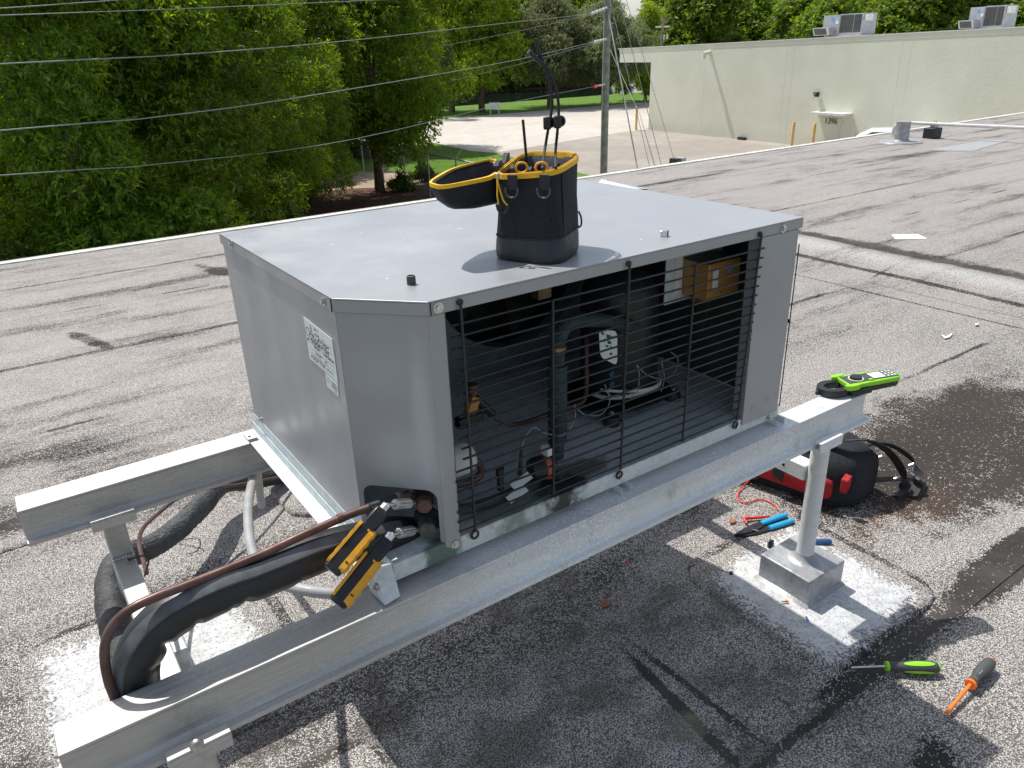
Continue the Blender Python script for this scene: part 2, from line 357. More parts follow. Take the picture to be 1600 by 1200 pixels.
def m_water():
    m = bpy.data.materials.new('dark_canal_water'); n = NT(m); n.set(col=(.010,.016,.014), rough=.08, spec=.5)
    n.bump(n.noise(1.2,4,.6,vec=n.mapv((1,2.5,1))), .25, .03); return m
M['water'] = m_water()
def sheet(name, pts, z, m, label=None):
    mb = MB(); P = [V((p[0], p[1], z)) for p in pts]; mb.add(P, [tuple(range(len(P)))])
    o = mb.build(name, m, smooth=0); o['kind'] = 'structure'; return o
sheet('ground', [(-300,-300),(900,-300),(900,73.2),(-300,76)], L, M['lawn'])
# canal bank and water
mb = MB(); mb.add([(-300,76,L),(900,73.2,L),(900,77.5,L-.75),(-300,79.5,L-.75)], [(0,1,2,3)]); mb.build('canal_bank', M['mulch'], kind='structure')
sheet('canal_water', [(-300,77),(900,75),(900,112),(-300,112)], L-.62, M['water'])
mb = MB(); mb.add([(-300,108,L-.8),(900,104,L-.8),(900,110,L),(-300,114,L),(900,900,L),(-300,900,L)], [(0,1,2,3),(3,2,4,5)]); mb.build('far_bank', M['mulch'], kind='structure')
# parking lot: far pale slab and near weathered apron, joined along an expansion joint
e1 = oz(634,213,L); e2 = oz(700,228,L); e3 = oz(736,236,L); e4 = oz(773,239,L); e5 = oz(930,276,L)
far_ = [oz(600,196,L), oz(662,188,L), oz(760,180,L), oz(870,171,L), oz(1005,160,L)]
j2 = oz(965,208,L); j3 = oz(1013,203.5,L)
sheet('parking_lot', [e1, e2, e3, e4, j2, (60,41),(120,40),(120,72),far_[4], far_[3], far_[2], far_[1], far_[0]], L+.008, M['lot'])
sheet('parking_apron', [e4, e5, (20,12),(20,-60),(60,-60),(60,41), j2], L+.004, M['apron'])
sheet('mulch_bed', [(-40,8),(13,8),(16,22),(19.5,31),(17,35),(6,37),(-40,37)], L+.006, M['mulch'])
sheet('bare_soil', [oz(478,300,L),oz(500,278,L),oz(560,268,L),oz(640,272,L),oz(700,284,L),oz(640,292,L),oz(570,294,L)], L+.012, M['sand'])

# ------------------------------------------------------------------ our roof
X0, X1, Y0, Y1 = -14., 34., -9., 6.98
roof = MB().box((X0,Y0,G-.35),(X1,Y1,G-.006)).build('roof_deck', m_roof('granulated_roof_base'), smooth=0, kind='structure')
MB().box((X0+.3,Y0+.3,L),(X1-.3,Y1-.25,G-.35)).build('building_walls_below', M['white_paint'], smooth=0, kind='structure')
MR = m_roof('granulated_roof_membrane')
lines = sorted(SEAMS)
for i in range(len(lines)+1):
    lo_ = lines[i-1] if i else (Y0, 0); hi = lines[i] if i < len(lines) else (Y1, 0)
    mb = MB(); xs = np.linspace(X0, X1, 97); rs = random.Random(i)
    top = G-.0005-.0035*(i % 2); n_ = len(xs)
    a = [(x, lo_[0]+lo_[1]*x+rs.uniform(-.004,.004)-(.018 if i and i % 2 == 0 else 0), 0) for x in xs]
    b = [(x, hi[0]+hi[1]*x+rs.uniform(-.004,.004)+(.018 if i % 2 == 0 and i < len(lines) else 0), 0) for x in xs]
    # clamp x so nothing runs outside; slopes are tiny
    vs = [(p[0],p[1],top) for p in a]+[(p[0],p[1],top) for p in b]+[(p[0],p[1],G-.012) for p in a]+[(p[0],p[1],G-.012) for p in b]
    fs = []
    for k in range(n_-1):
        fs += [(k,k+1,n_+k+1,n_+k),(2*n_+k,k,k+1,2*n_+k+1) ,(n_+k,n_+k+1,3*n_+k+1,3*n_+k)]
    fs = [f if len(set(f)) == 4 else f for f in fs]
    mb.add(vs, [(f[0],f[1],f[2],f[3]) if f[0] < 2*n_ else (f[0],f[3],f[2],f[1]) for f in fs])
    mb.build('membrane_sheet', MR, roof, smooth=20)
# raised patches around the two visible pedestals
def patch(cx, cy, hs, mname, rot=0., z=.013, silver=True):
    poly = chaikin([(cx-hs,cy-hs,0),(cx+hs,cy-hs,0),(cx+hs,cy+hs,0),(cx-hs,cy+hs,0)], 3, .12)
    c = V((cx,cy,0)); poly = [c+Matrix.Rotation(rot,3,'Z') @ (p-c) for p in poly]
    poly = [p+(p-c).normalized()*random.uniform(-.004,.004) for p in poly]
    ctr = [[V((p.x,p.y,G-.01)) for p in poly],[V((p.x,p.y,G+z*.5)) for p in poly],[V((c.x+(p.x-c.x)*.97,c.y+(p.y-c.y)*.97,G+z)) for p in poly],[V((c.x+(p.x-c.x)*.3,c.y+(p.y-c.y)*.3,G+z+.004)) for p in poly]]
    return MB().loft(ctr).build('roof_patch', m_roof(mname, (cx-.03,cy-.03,hs) if silver else None), roof, smooth=60)
patch(1.42, 0.0, .30, 'patch_granules_right', 0)
patch(-.36, .86, .36, 'patch_granules_left', 0)
patch(.50, 1.66, .30, 'patch_granules_under', .02, silver=False)
patch(-.30, -.02, .33, 'patch_granules_front')
# ridge (expansion joint) crossing the roof
mb = MB(); ys = np.linspace(-6, Y1-.1, 60); prof = [(-.52,0),(-.46,.006),(-.40,.012),(-.30,.030),(-.12,.055),(.02,.060),(.16,.045),(.34,.015),(.46,0)]
rings = []
for y in ys:
    cx = 5.15+.03*(y-1)+.01*math.sin(y*3.1); rings.append([(cx+p, y, G-.002+q*(1+.08*math.sin(5*y))) for p, q in prof])
n_ = len(prof); mb.add([p for r in rings for p in r], [(k*n_+i, k*n_+i+1, (k+1)*n_+i+1, (k+1)*n_+i) for k in range(len(rings)-1) for i in range(n_-1)])
mb.build('expansion_ridge', MR, roof, smooth=60)
mb = MB(); mb.box((4.42,-6,G-.006),(4.60,Y1-.1,G+.004)); mb.build('ridge_cover_strip', MR, roof, smooth=0)
# metal edge along the far side
mb = MB()
seglen = 3.05; x = X0
while x < X1-.1:
    x2 = min(x+seglen, X1); mb2 = MB(); jz = random.uniform(-.002,.002)
    mb2.box((x+.002, Y1-.075, G-.004), (x2-.002, Y1+.012, G+.014+jz)); mb2.box((x+.002, Y1+.012, G-.16), (x2-.002, Y1+.020, G+.018+jz))
    mb2.build('edge_flashing', M['edge_white'], roof, smooth=0, bevel=.003); x = x2
# low metal saddle behind the unit, light patch, vent pipe
mb = MB(); a, b = V((6.05,6.30,G)), V((6.12,5.72,G))
mb.add([a+V((-.12,0,.0)), b+V((-.1,0,0)), b+V((.02,0,.02)), a+V((.0,0,.08)), a+V((.25,.05,0)), b+V((.2,0,0))], [(0,1,2,3),(3,2,5,4)]); mb.build('metal_saddle', M['unit_grey'], roof, smooth=0)
MB().add([oz(1448,235,G+.004),oz(1535,219,G+.004),oz(1577,219,G+.004),oz(1520,236,G+.004)], [(0,1,2,3)]).build('roof_patch', M['conduit_grey'], roof, smooth=0)
def scrap(name, pts, m, label, cat, z=G+.004, th=.0012, curl=.004):
    P = [oz(u, v, z) for u, v in pts]; c = sum(P, V())/len(P)
    mb = MB(); top = [p+V((0,0,th+random.uniform(0,curl))) for p in P]; mb.loft([P, top]); o = mb.build(name, m, smooth=0); return tag(o, label, cat)
scrap('paper_sheet', [(1393,367),(1434,366),(1449,373),(1399,374)], M['paper'], 'white sheet of paper lying flat on the far granular roof beyond the ridge', 'paper', z=G+.002)
scrap('torn_paper', [(1471,523),(1478,526),(1488,521),(1484,527),(1476,529)], M['paper'], 'small torn white paper scrap on the grey roof right of the metal unit', 'paper')
scrap('plastic_wrapper', [(1322,843),(1327,846),(1336,858),(1333,859),(1325,852)], M['paper'], 'thin white plastic scrap lying right of the post base near the blue grip', 'litter')
scrap('dry_leaf', [(939,940),(946,938),(953,941),(951,947),(943,949)], M['leaf_brown'], 'brown dry leaf lying on the shaded roof in front of the long beam', 'leaf')
scrap('dry_leaf', [(1139,814),(1144,811),(1150,813),(1148,818),(1142,818)], M['leaf_brown'], 'small tan leaf scrap left of the red probe tip', 'leaf')
scrap('bead', [(1523,506),(1528,505),(1529,508),(1524,509)], M['white_pvc'], 'tiny yellowish pebble beside the ridge strip at the right', 'pebble')

# vent pipe
vp = oz(1407,222,G); vt = thing('vent_pipe', vp, 'silver wrapped vent pipe with flat flange on the far part of the roof', 'vent pipe')
prof = [(.115,0),(.112,.05),(.118,.12),(.11,.18),(.116,.25),(.11,.30),(.112,.33),(.09,.335)]
MB().lathe(prof, Matrix.Translation(vp), 18).build('pipe_sleeve', M['coat'], vt, smooth=50)
MB().lathe([(.34,.0),(.33,.014),(.14,.02),(.12,.05)], Matrix.Translation(vp), 24).build('flange', M['coat'], vt, smooth=50)
# PVC conduit on block
cdt = thing('white_conduit', (13.25,6.47,G), 'thin white pipe running over the far roof from an elbow at the roof edge', 'pipe')
pp = [V((13.18,6.62,G+.02)), V((13.18,6.60,G+.17)), V((13.20,6.52,G+.225)), V((13.26,6.38,G+.235))]
MB().tube(spline(pp,5)+[V((13.3,5.9,G+.235)), V((13.42,4.9,G+.235)), V((13.6,3.2,G+.235)), V((13.9,0,G+.235))], .028, 10).build('pipe', M['white_pvc'], cdt)
sb = thing('pipe_support_block', (13.33,6.0,G), 'black rubber block with metal strap carrying the thin white roof pipe', 'support block')
MB().box((13.21,5.90,G),(13.46,6.10,G+.17)).build('block', M['rubber'], sb, bevel=.01)
MB().box((13.30,5.96,G+.17),(13.42,6.04,G+.21)).tube([(13.30,6.0,G+.2),(13.31,6.0,G+.275),(13.40,6.0,G+.275),(13.42,6.0,G+.2)], .006, 6).build('strap', M['steel'], sb)

# ------------------------------------------------------------------ steel stand
FY0, FY1, BY0, BY1 = -.040, .030, .785, .868
def beam_mesh(x0, x1, y0, y1):
    zt = -.020
    sec = [(y0,zt),(y0,zt-.006),(y0+.004,zt-.010),(y0+.004,zt-.050),(y0+.0015,zt-.066),(y0-.008,zt-.0745),(y0-.022,zt-.077),(y0-.022,zt-.086),
           (y1+.022,zt-.086),(y1+.022,zt-.077),(y1-.004,zt-.070),(y1-.004,zt-.008),(y1,zt-.006),(y1,zt)]
    mb = MB(); xs = np.linspace(x0, x1, 40); mb.loft([[(x, y, z) for y, z in sec] for x in xs]); return mb
stand = thing('equipment_stand', (.5,.4,G), 'aluminium frame of two long beams on posts carrying the grey metal unit', 'stand')
beam_mesh(-.583, 1.515, FY0, FY1).build('beam', M['alu'], stand, smooth=30, bevel=.0015)
beam_mesh(-.578, 1.515, BY0, BY1).build('beam', M['alu'], stand, smooth=30, bevel=.0015)
PX, LX = 1.383, -.395
for px, py, rnd in ((PX, .0, 1), (PX, .83, 1), (LX, .83, 0), (LX-.005, -.0, 0)):
    if rnd: MB().tube([(px,py,-.108),(px,py,-.45),(px,py,-.575)], .0265, 20).build('post', M['alu2'], stand)
    else: MB().box((px-.026,py-.024,-.575),(px+.026,py+.024,-.107)).build('post', M['alu'], stand, bevel=.004)
    # saddle clip gripping the bottom flange
    px0 = px; px = px-(.085 if rnd else 0)
    MB().box((px-.05,py-.075,-.1155),(px+.05,py+.08,-.1065)).box((px-.05,py-.083,-.1155),(px+.05,py-.0755,-.090)).box((px-.05,py-.083,-.0895),(px+.05,py-.060,-.0845)).build('beam_clip', M['alu'], stand, bevel=.0015)
    px = px0; cy = py+(.0 if py < .5 else .03)
    hs = .0905; pz = G+.010
    MB().box((px-hs,cy-hs+.006,pz-.02),(px+hs,cy+hs+.006,-.570)).build('pedestal_box', M['coat'], stand, bevel=.004)
    MB().loft([[V((px+a*(hs+e),cy+.006+b*(hs+e),pz+z)) for a,b in ((-1,-1),(1,-1),(1,1),(-1,1))] for e,z in ((.028,-.004),(.010,.006),(.0015,.018))]).build('sealant_fillet', M['coat'], stand, smooth=60)
    MB().lathe([(.05,-.570),(.04,-.566),(.03,-.555),(.0265,-.545)], Matrix.Translation((px,py,0)), 16).build('weld_collar', M['coat'], stand)
for px in (LX, PX):
    b = MB().box((px-.0255,.026,-.292),(px+.0255,.805,-.242)).build('cross_bar', M['alu'], stand, bevel=.003)
    MB().cyl((px-.0262,.10,-.267),(px-.0250,.10,-.267),.006,12).build('bolt_hole', M['black_plastic'], b)
    wl = MB(); rs = random.Random(3)
    for k in range(7): wl.lathe([(.0,-.004),(.005,-.003),(.006,0),(.0035,.004),(0,.0045)], Matrix.Translation((px-.022+.0073*k, .803+rs.uniform(-.002,.002), -.240)), 8)
    wl.build('weld_bead', M['steel'], stand)
p = oy(307,1163,-.083); MB().lathe([(.0,-.006),(.010,-.006),(.0115,-.003),(.0115,0),(0,0)], frame(p,(1,0,0),(0,1,0)), 12).build('bolt_head', M['steel'], stand)

# ------------------------------------------------------------------ condensing unit
unit = thing('condensing_unit', (W/2, D/2, 0), 'grey metal refrigeration unit with black wire grille standing on the aluminium beams', 'air conditioning unit')
o_ = .004
def coverpoly(e, c=0): return [(-e, D+e), (-e, CB-c), (CA-c, -e), (W+e, -e), (W+e, D+e)]
cov = MB().prism(coverpoly(o_), H-.0035, H); 
ring_o = coverpoly(o_); ring_i = coverpoly(o_-.0025)
zb = H-.026
vs = [(x,y,zb) for x,y in ring_o]+[(x,y,H-.0036) for x,y in ring_o]+[(x,y,zb) for x,y in ring_i]+[(x,y,H-.0036) for x,y in ring_i]
fs = []
for i in range(5):
    j = (i+1) % 5; fs += [(i,j,5+j,5+i),(10+j,10+i,15+i,15+j),(10+i,10+j,j,i)]
cov.add(vs, fs)
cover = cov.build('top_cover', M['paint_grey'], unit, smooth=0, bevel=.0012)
for (x, y, dx, dy) in ((-.0045,CB+.004,-.001,.0),(CA+.004,-.0045,0,-.001)):
    MB().box((min(x,x+dx)-.0004,y-.001 if dx else min(y,y+dy)-.0004,zb),(x+.0006 if dx else x+.001,y+.001 if dx else y+.0006,H-.002)).build('lip_slit', M['black_plastic'], cover, smooth=0)
def bolt(p, nrm, parent, r=.0055, name='bolt', m='chrome'):
    Mx = frame(p, V(nrm).orthogonal(), nrm)
    mb = MB(); mb.lathe([(0,0),(r*1.6,0),(r*1.6,.0012),(r*1.05,.0016)], Mx, 16)
    hx = [(r*math.cos(a), r*math.sin(a)) for a in [math.pi/3*k for k in range(6)]]
    mb.prism(hx, .0014, .0062, Mx); return mb.build(name, M[m], parent, smooth=30)
for (u, v) in ((362,381),(506,471)): bolt(ox(u, v, -.0045), (-1,0,0), cover)
for (u, v) in ((685,481),(1224,357)): bolt(oy(u, v, -.0045), (0,-1,0), cover, .0065)
# side panel
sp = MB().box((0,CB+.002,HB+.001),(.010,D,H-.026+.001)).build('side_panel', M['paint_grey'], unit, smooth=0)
bolt(ox(412,681,-.0005)+V((0,-.006,.05)), (-1,0,0), sp, .005)
# chamfered corner panel with rounded cut-out and front return
def chamf(s, z, d=0.):
    a, b = V((0,CB,0)), V((CA,0,0)); t = (b-a); nn = V((t.y,-t.x,0)).normalized(); p = a+t*s+nn*d; return V((p.x,p.y,z))
cut = []
R_ = .022; LL = math.hypot(CA,CB); s0, s1, zt = .055, .945, .156
for k in range(7):
    a = math.pi*.5*k/6; cut.append((s0+(R_-R_*math.cos(a))/LL, zt-R_+R_*math.sin(a)))
for k in range(7):
    a = math.pi*.5*k/6; cut.append((s1-(R_-R_*math.sin(a))/LL, zt-R_+R_*math.cos(a)))
zt2 = H-.027
outl = [(0,zt2),(0,.04),(s0,.04)]+cut+[(s1,.036),(1,.026),(1,zt2)]
# face built as strips so the notch stays open
mb = MB()
def strip(d):
    base = []
    cols = [(0,.04)]+[(s0,.04)]+cut+[(s1,.036),(1,.026)]
    pts = [chamf(s, z, d) for s, z in cols]; tops = [chamf(s, zt2, d) for s, z in cols]
    return pts, tops
pf, tf = strip(0.); pb, tb = strip(-.0018); n_ = len(pf)
mb.add(pf+tf+pb+tb, [(i,i+1,n_+i+1,n_+i) for i in range(n_-1)]+[(2*n_+i+1,2*n_+i,3*n_+i,3*n_+i+1) for i in range(n_-1)]+[(i+1,i,2*n_+i,2*n_+i+1) for i in range(n_-1)]+[(0,n_,3*n_,2*n_)])
mb.prism([(CA-.0005,.020+.010),(.130,.020),(.150,.020),(.150,zt2),(CA-.0005,zt2)], 0, .0018, Matrix.Translation((0,-.0022,0)) @ Matrix.Rotation(math.pi/2,4,'X') @ Matrix.Translation((0,0,-.0018)))
mb.box((.1482,-.0022,.045),(.150,.022,zt2))
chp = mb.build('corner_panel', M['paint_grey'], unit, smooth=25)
bolt(oy(711,851,-.003), (0,-1,0), chp, .0055)
# right post panel
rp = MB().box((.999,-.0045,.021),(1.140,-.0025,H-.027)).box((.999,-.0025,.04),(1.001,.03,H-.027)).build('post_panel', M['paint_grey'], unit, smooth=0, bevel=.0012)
for (u, v) in ((1202,653),): bolt(oy(u,v,-.005), (0,-1,0), rp, .005)
for (u, v) in ((1176,639),(1199,624)):
    MB().lathe([(0,0),(.0085,0),(.0085,.0007),(.0075,.0010),(.0068,.0004),(0,.0004)], frame(oy(u,v,-.0046),(1,0,0),(0,-1,0)), 18).build('knockout', M['paint_grey'], rp)
# base pan
bp = MB().box((0,0,HB-.003),(W,D,HB)).box((0,-.0008,0),(W,.0015,HB-.001)).box((-.0008,0.002,0),(.0015,D,HB+.004)).box((W-.0015,.002,0),(W+.0008,D,HB-.001)).box((0,D-.0015,0),(W,D,HB-.001)).box((.05,.0,0),(W-.05,.03,.0015)).build('base_pan', M['galv'], unit, smooth=0, bevel=.001)
bolt(oy(740,833,-.001), (0,-1,0), bp, .006); bolt(oy(968,744,-.001), (0,-1,0), bp, .006); bolt(oy(1151,666,-.001), (0,-1,0), bp, .006)
# side rail along the left
MB().box((-.036,-.012,-.0165),(-.0015,D+.02,-.0145)).box((-.0036,-.0,-.0145),(-.0016,D+.02,.012)).build('side_rail', M['galv'], unit, smooth=0, bevel=.0006)
mb = MB(); p1, p2, p3, p4 = oy(582,866,.0), oy(588,905,-.0), oy(603,927,-.005), oy(617,921,-.006)
q = [V((-.036,-.012,-.0145)), V((-.050,-.014,.012)), V((-.046,-.030,.034)), V((-.012,-.030,.040)), V((-.002,-.006,.030))]
mb.loft([[p+V((0,0,0)) for p in (V((-.040,-.036,-.0155)),V((-.004,-.030,-.0155)),V((-.004,.02,-.0155)),V((-.044,.02,-.0155)))],[V((-.046,-.020,.004)),V((-.003,-.018,.008)),V((-.003,.02,.008)),V((-.046,.02,.004))],[V((-.040,-.006,.052)),V((-.004,-.004,.046)),V((-.004,.0,.046)),V((-.040,.0,.052))]])
eb = mb.build('end_bracket', M['galv'], unit, smooth=0, bevel=.002)
bolt(V((-.043,-.016,.018)), (-.9,-.4,.2), eb, .005)
for x0 in (.570, 1.128):
    MB().box((x0,-.018,-.0195),(x0+.032,.02,-.0172)).box((x0,-.018,-.017),(x0+.0022,.02,-.0006)).box((x0+.0298,-.018,-.017),(x0+.032,.02,-.0006)).build('mounting_foot', M['galv'], unit, smooth=0)
MB().box((-.0362,D-.05,-.0142),(-.012,D-.03,-.0139)).build('slot', M['black_plastic'], unit, smooth=0)
for x, y in ((-.027,D-.012),(-.019,D-.045)): MB().lathe([(0,0),(.0045,0),(.0045,.0006),(0,.0006)], Matrix.Translation((x,y,-.0144)), 12).build('slot', M['black_plastic'], unit)
# labels on the side panel
def label_poly(pts, name, parent, lines_, circ=None):
    P = [ox(u, v, -.0012) for u, v in pts]; back = [p+V((.0009,0,0)) for p in P]
    lb = MB().loft([back, P]).build(name, M['sticker'], parent, smooth=0)
    o, ex, ey = P[0], P[1]-P[0], P[3]-P[0]
    pr = MB()
    for (a, b, s1_, s2_, rag) in lines_:
        rs = random.Random(int(a*1000+b*77)); s = s1_
        while s < s2_:
            l = rs.uniform(.02,.09) if rag else s2_-s1_
            if (not rag) or rs.random() < rag:
                c = [o+ex*s+ey*a+V((-.0004,0,0)), o+ex*min(s+l,s2_)+ey*a+V((-.0004,0,0)), o+ex*min(s+l,s2_)+ey*(a+b)+V((-.0004,0,0)), o+ex*s+ey*(a+b)+V((-.0004,0,0))]
                pr.add(c, [(0,1,2,3)])
            s += l+(.03 if rag else 1)
    if circ:
        cc = o+ex*circ[0]+ey*circ[1]+V((-.0005,0,0)); ringp = [(math.cos(t), math.sin(t)) for t in [2*math.pi*k/24 for k in range(24)]]
        yv, zv = V((0,-1,0)), V((0,0,1)); r1, r2 = circ[2], circ[2]*.82
        pr.add([cc+(yv*a+zv*b)*r1 for a, b in ringp]+[cc+(yv*a+zv*b)*r2 for a, b in ringp], [(i,(i+1)%24,24+(i+1)%24,24+i) for i in range(24)])
    pr.build('printed_text', M['print_ink'], lb, smooth=0); return lb
label_poly([(474,495),(518.5,530),(528,598),(484,560)], 'rating_label', unit,
  [(.08,.03,.22,.50,.8),(.13,.03,.22,.72,.7),(.19,.03,.22,.70,.8),(.245,.008,.16,.95,0),(.28,.04,.16,.90,.7),(.335,.03,.2,.90,.6),(.385,.008,.14,.95,0),(.41,.04,.16,.9,.8),(.46,.03,.2,.8,.6),(.52,.008,.14,.95,0),(.54,.04,.16,.95,.9),(.66,.006,.1,.95,0),(.69,.03,.3,.5,.8),(.70,.03,.62,.85,.8),(.78,.006,.1,.95,0),(.82,.02,.08,.62,.95),(.86,.02,.08,.62,.95),(.90,.02,.08,.6,.95),(.86,.03,.66,.9,.9),(.46,.03,.04,.13,.9),(.50,.03,.03,.12,.9)], circ=(.10,.30,.010))
label_poly([(508,582),(527.5,599),(529,620),(511,604)], 'small_label', unit, [(.25,.08,.45,.9,.8),(.42,.08,.45,.92,.9),(.58,.08,.45,.92,.9),(.80,.06,.6,.85,1)], circ=(.22,.40,.005))
# things on the cover
def knob():
    p = oz(643,444,H); return MB().lathe([(.0,0),(.0085,0),(.0085,.012),(.0078,.016),(.006,.0165),(.0055,.0145),(0,.0145)], Matrix.Translation(p), 18)
tag(knob().build('rubber_plug', M['conduit_grey'], smooth=40), 'small dark round plug standing on the unit cover near its cut corner', 'plug')
M['plugd'] = mat('plug_rubber', (.06,.065,.065), .6); bpy.data.objects['rubber_plug'].data.materials[0] = M['plugd']
p = oz(1038,369,H)
cl = thing('cube_magnet', p, 'small silver cube with a dark face standing on the unit cover right of the bag', 'magnet')
Mx = Matrix.Translation(p) @ Matrix.Rotation(.55,4,'Z')
MB().box((-.0075,-.0075,0),(.0075,.0075,.013),Mx).build('body', M['chrome'], cl, bevel=.0008)
MB().box((-.0062,-.0082,.0015),(.0062,-.0076,.0115),Mx).build('dark_face', M['black_plastic'], cl)
rs = random.Random(5); mb = MB()
for u, v in ((565,365),(520,382),(703,352),(711,360),(718,357),(605,435),(632,374),(1002,374)):
    p = oz(u, v, H); r = rs.uniform(.0015,.004); a = rs.random()*3
    mb.lathe([(0,0),(r,0),(r*.7,.0005),(0,.0006)], Matrix.Translation(p) @ Matrix.Rotation(a,4,'Z') @ Matrix.Scale(.5,4,(0,1,0)), 8)
mb.build('paint_speck', M['white_paint'], cover, kind='stuff')
# wire grille
gy = -.010
for (u, v) in ((718,472),(982,412),(1187,366)):   # top hook eyes
    p = oy(u, v, -.0055); MB().lathe([(0,0),(.0065,0),(.0065,.003),(.003,.006),(0,.006)], frame(p,(1,0,0),(0,-1,0)), 14).build('hook_grommet', M['black_wire'], unit)

for i in range(20):
    z = .4835-.0226*i; xa = .156+.0006*i*(-1 if i > 12 else 1)+random.uniform(-.002,.002); xb = 1.012-.0016*i
    MB().tube([(xa,gy+.0042,z),(xa+.3,gy+.0042,z+random.uniform(-.0008,.0008)),(xb,gy+.0042,z)], .0023, 7).build('grille_rod', M['black_wire'], unit)
for (xt, zt_, xb_, zb_, hook) in ((.177,.523,.180,.034,1),(.381,.486,.378,.054,0),(.578,.522,.571,.031,1),(.775,.486,.771,.052,0),(.990,.519,.968,.033,1)):
    mb = MB()
    if hook:
        mb.tube(spline([(xt,-.006,zt_),(xt,gy-.001,zt_-.002),(xt,gy-.0008,zt_-.02),((xt+xb_)/2,gy-.0008,(zt_+zb_)/2),(xb_,gy-.0008,zb_+.016)],5), .0027, 8)
        mb.tube([(xb_+.0085*math.sin(t),gy+.003,zb_+.0085*math.cos(t)) for t in [2*math.pi*k/14 for k in range(15)]], .0026, 7)
    else: mb.tube([(xt,gy-.0008,zt_),(xb_,gy-.0008,zb_)], .0026, 8)
    mb.build('grille_upright', M['black_wire'], unit)
# right coil guard strip, back and right coil
mb = MB(); mb.box((1.1415,.002,.040),(1.149,.014,H-.03)); mb.box((1.1415,.014,.04),(1.149,D-.004,H-.03)); mb.build('side_coil', M['coil_dark'], unit)
MB().box((.012,D-.012,.040),(1.141,D-.003,H-.03)).build('rear_coil', M['coil_dark'], unit)
MB().tube([(1.1525,-.0015,.47),(1.1525,-.0015,.03)], .0016, 6).build('guard_wire', M['black_wire'], unit)
MB().lathe([(0,0),(.004,0),(.006,.004),(.002,.008),(0,.008)], frame(oy(1231,502,.0),(0,1,0),(1,0,0)), 10).build('guard_clip', M['black_wire'], unit)
# inner partition with fan opening
yb = .62; cx, cz, fr = .735, .40, .275
mb = MB(); sq = []; ci = []
x0_, x1_, z0_, z1_ = .012, 1.139, HB, H-.006
for k in range(64):
    a = 2*math.pi*k/64; c_, s_ = math.cos(a), math.sin(a)
    t = min(((x1_-cx)/c_ if c_ > 1e-6 else (x0_-cx)/c_ if c_ < -1e-6 else 9), ((z1_-cz)/s_ if s_ > 1e-6 else (z0_-cz)/s_ if s_ < -1e-6 else 9))
    sq.append(V((cx+c_*t, yb, cz+s_*t))); rr = min(fr, t*.98); ci.append(V((cx+c_*rr, yb, cz+s_*rr)))
mb.add(sq+ci+[p+V((0,.05,0)) for p in ci], [(i,(i+1)%64,64+(i+1)%64,64+i) for i in range(64)]+[(64+i,64+(i+1)%64,128+(i+1)%64,128+i) for i in range(64)])
mb.build('fan_shroud', M['dark_panel'], unit, smooth=0)
fan = MB()
fan.cyl((cx,.66,.33),(cx,.74,.33),.05,20)
fb = fan.build('fan_motor', M['black_plastic'], unit)
for k in range(4):
    a = k*math.pi/2+.4; d = V((math.cos(a),0,math.sin(a))); t = V((-d.z,0,d.x))
    P = [V((cx,.67,.33))+d*.04-t*.03, V((cx,.67,.33))+d*.18-t*.06, V((cx,.70,.33))+d*.18+t*.06, V((cx,.70,.33))+d*.04+t*.03]
    MB().loft([P,[p+V((0,.003,0)) for p in P]]).build('fan_blade', M['coil_dark'], fb)
MB().prism([(.0,0),(.21,0),(.21,.012),(0,.012)], HB+.0, H-.03, Matrix.Translation((.155,.30,0)) @ Matrix.Rotation(1.05,4,'Z')).build('inner_divider', M['dark_panel'], unit, smooth=0)
# compressor
cc = V((.83,.285,0)); cp = MB(); cp.lathe([(0,HB+.03),(.07,HB+.03),(.098,HB+.05),(.103,.10),(.103,.33),(.10,.36),(.08,.395),(.04,.415),(0,.42)], Matrix.Translation(cc), 32)
comp = cp.build('compressor', M['black_plastic'], unit, smooth=60)
for dx, dy in ((-.11,-.10),(.12,-.09),(-.10,.12),(.12,.12)):
    f = MB(); f.lathe([(.0,HB),(.022,HB),(.024,HB+.012),(.018,HB+.024),(0,HB+.024)], Matrix.Translation(cc+V((dx,dy,0))), 14).build('compressor_foot', M['rubber'], comp)
    bolt(cc+V((dx,dy,HB+.030)), (0,0,1), comp, .006)
MB().prism(chaikin([(-.15,-.12,0),(.15,-.12,0),(.15,.14,0),(-.15,.14,0)],2), HB+.024, HB+.030, Matrix.Translation(cc)).build('mounting_plate', M['black_plastic'], comp)
MB().tube([cc+V((.112*math.cos(t),.112*math.sin(t),HB+.062+.006*math.sin(3*t))) for t in np.linspace(-2.9,-.25,26)], .0055, 8).build('cable_loop', M['cable_sheath'], comp)
MB().tube([cc+V((.114*math.cos(t),.114*math.sin(t),HB+.073+.005*math.sin(2*t))) for t in np.linspace(-2.7,-.45,26)], .004, 8).build('cable_loop', M['white_pvc'], comp)
def curve(name, pts, r, m, par, n=8): return MB().tube(spline(pts, 8), r, n).build(name, M[m], par)
for L_ in ([oy(995,572,.17),oy(999,585,.16),oy(996,610,.16),oy(985,622,.17)], [oy(995,570,.17),oy(1010,585,.165),oy(1035,592,.165),oy(1055,580,.17),oy(1059,560,.18),oy(1048,550,.19)], [oy(1033,562,.17),oy(1038,590,.165),oy(1033,612,.165)],
           [oy(898,632,.12),oy(898,655,.11),oy(880,680,.10),oy(850,676,.10),oy(835,668,.11),oy(822,680,.10),oy(815,700,.09)], [oy(903,640,.12),oy(915,648,.12),oy(938,648,.13),oy(952,630,.14),oy(950,610,.15)], [oy(945,600,.15),oy(950,615,.15),oy(965,622,.16)]):
    curve('thin_wire', L_, .0011, 'conduit_grey', comp, 6)
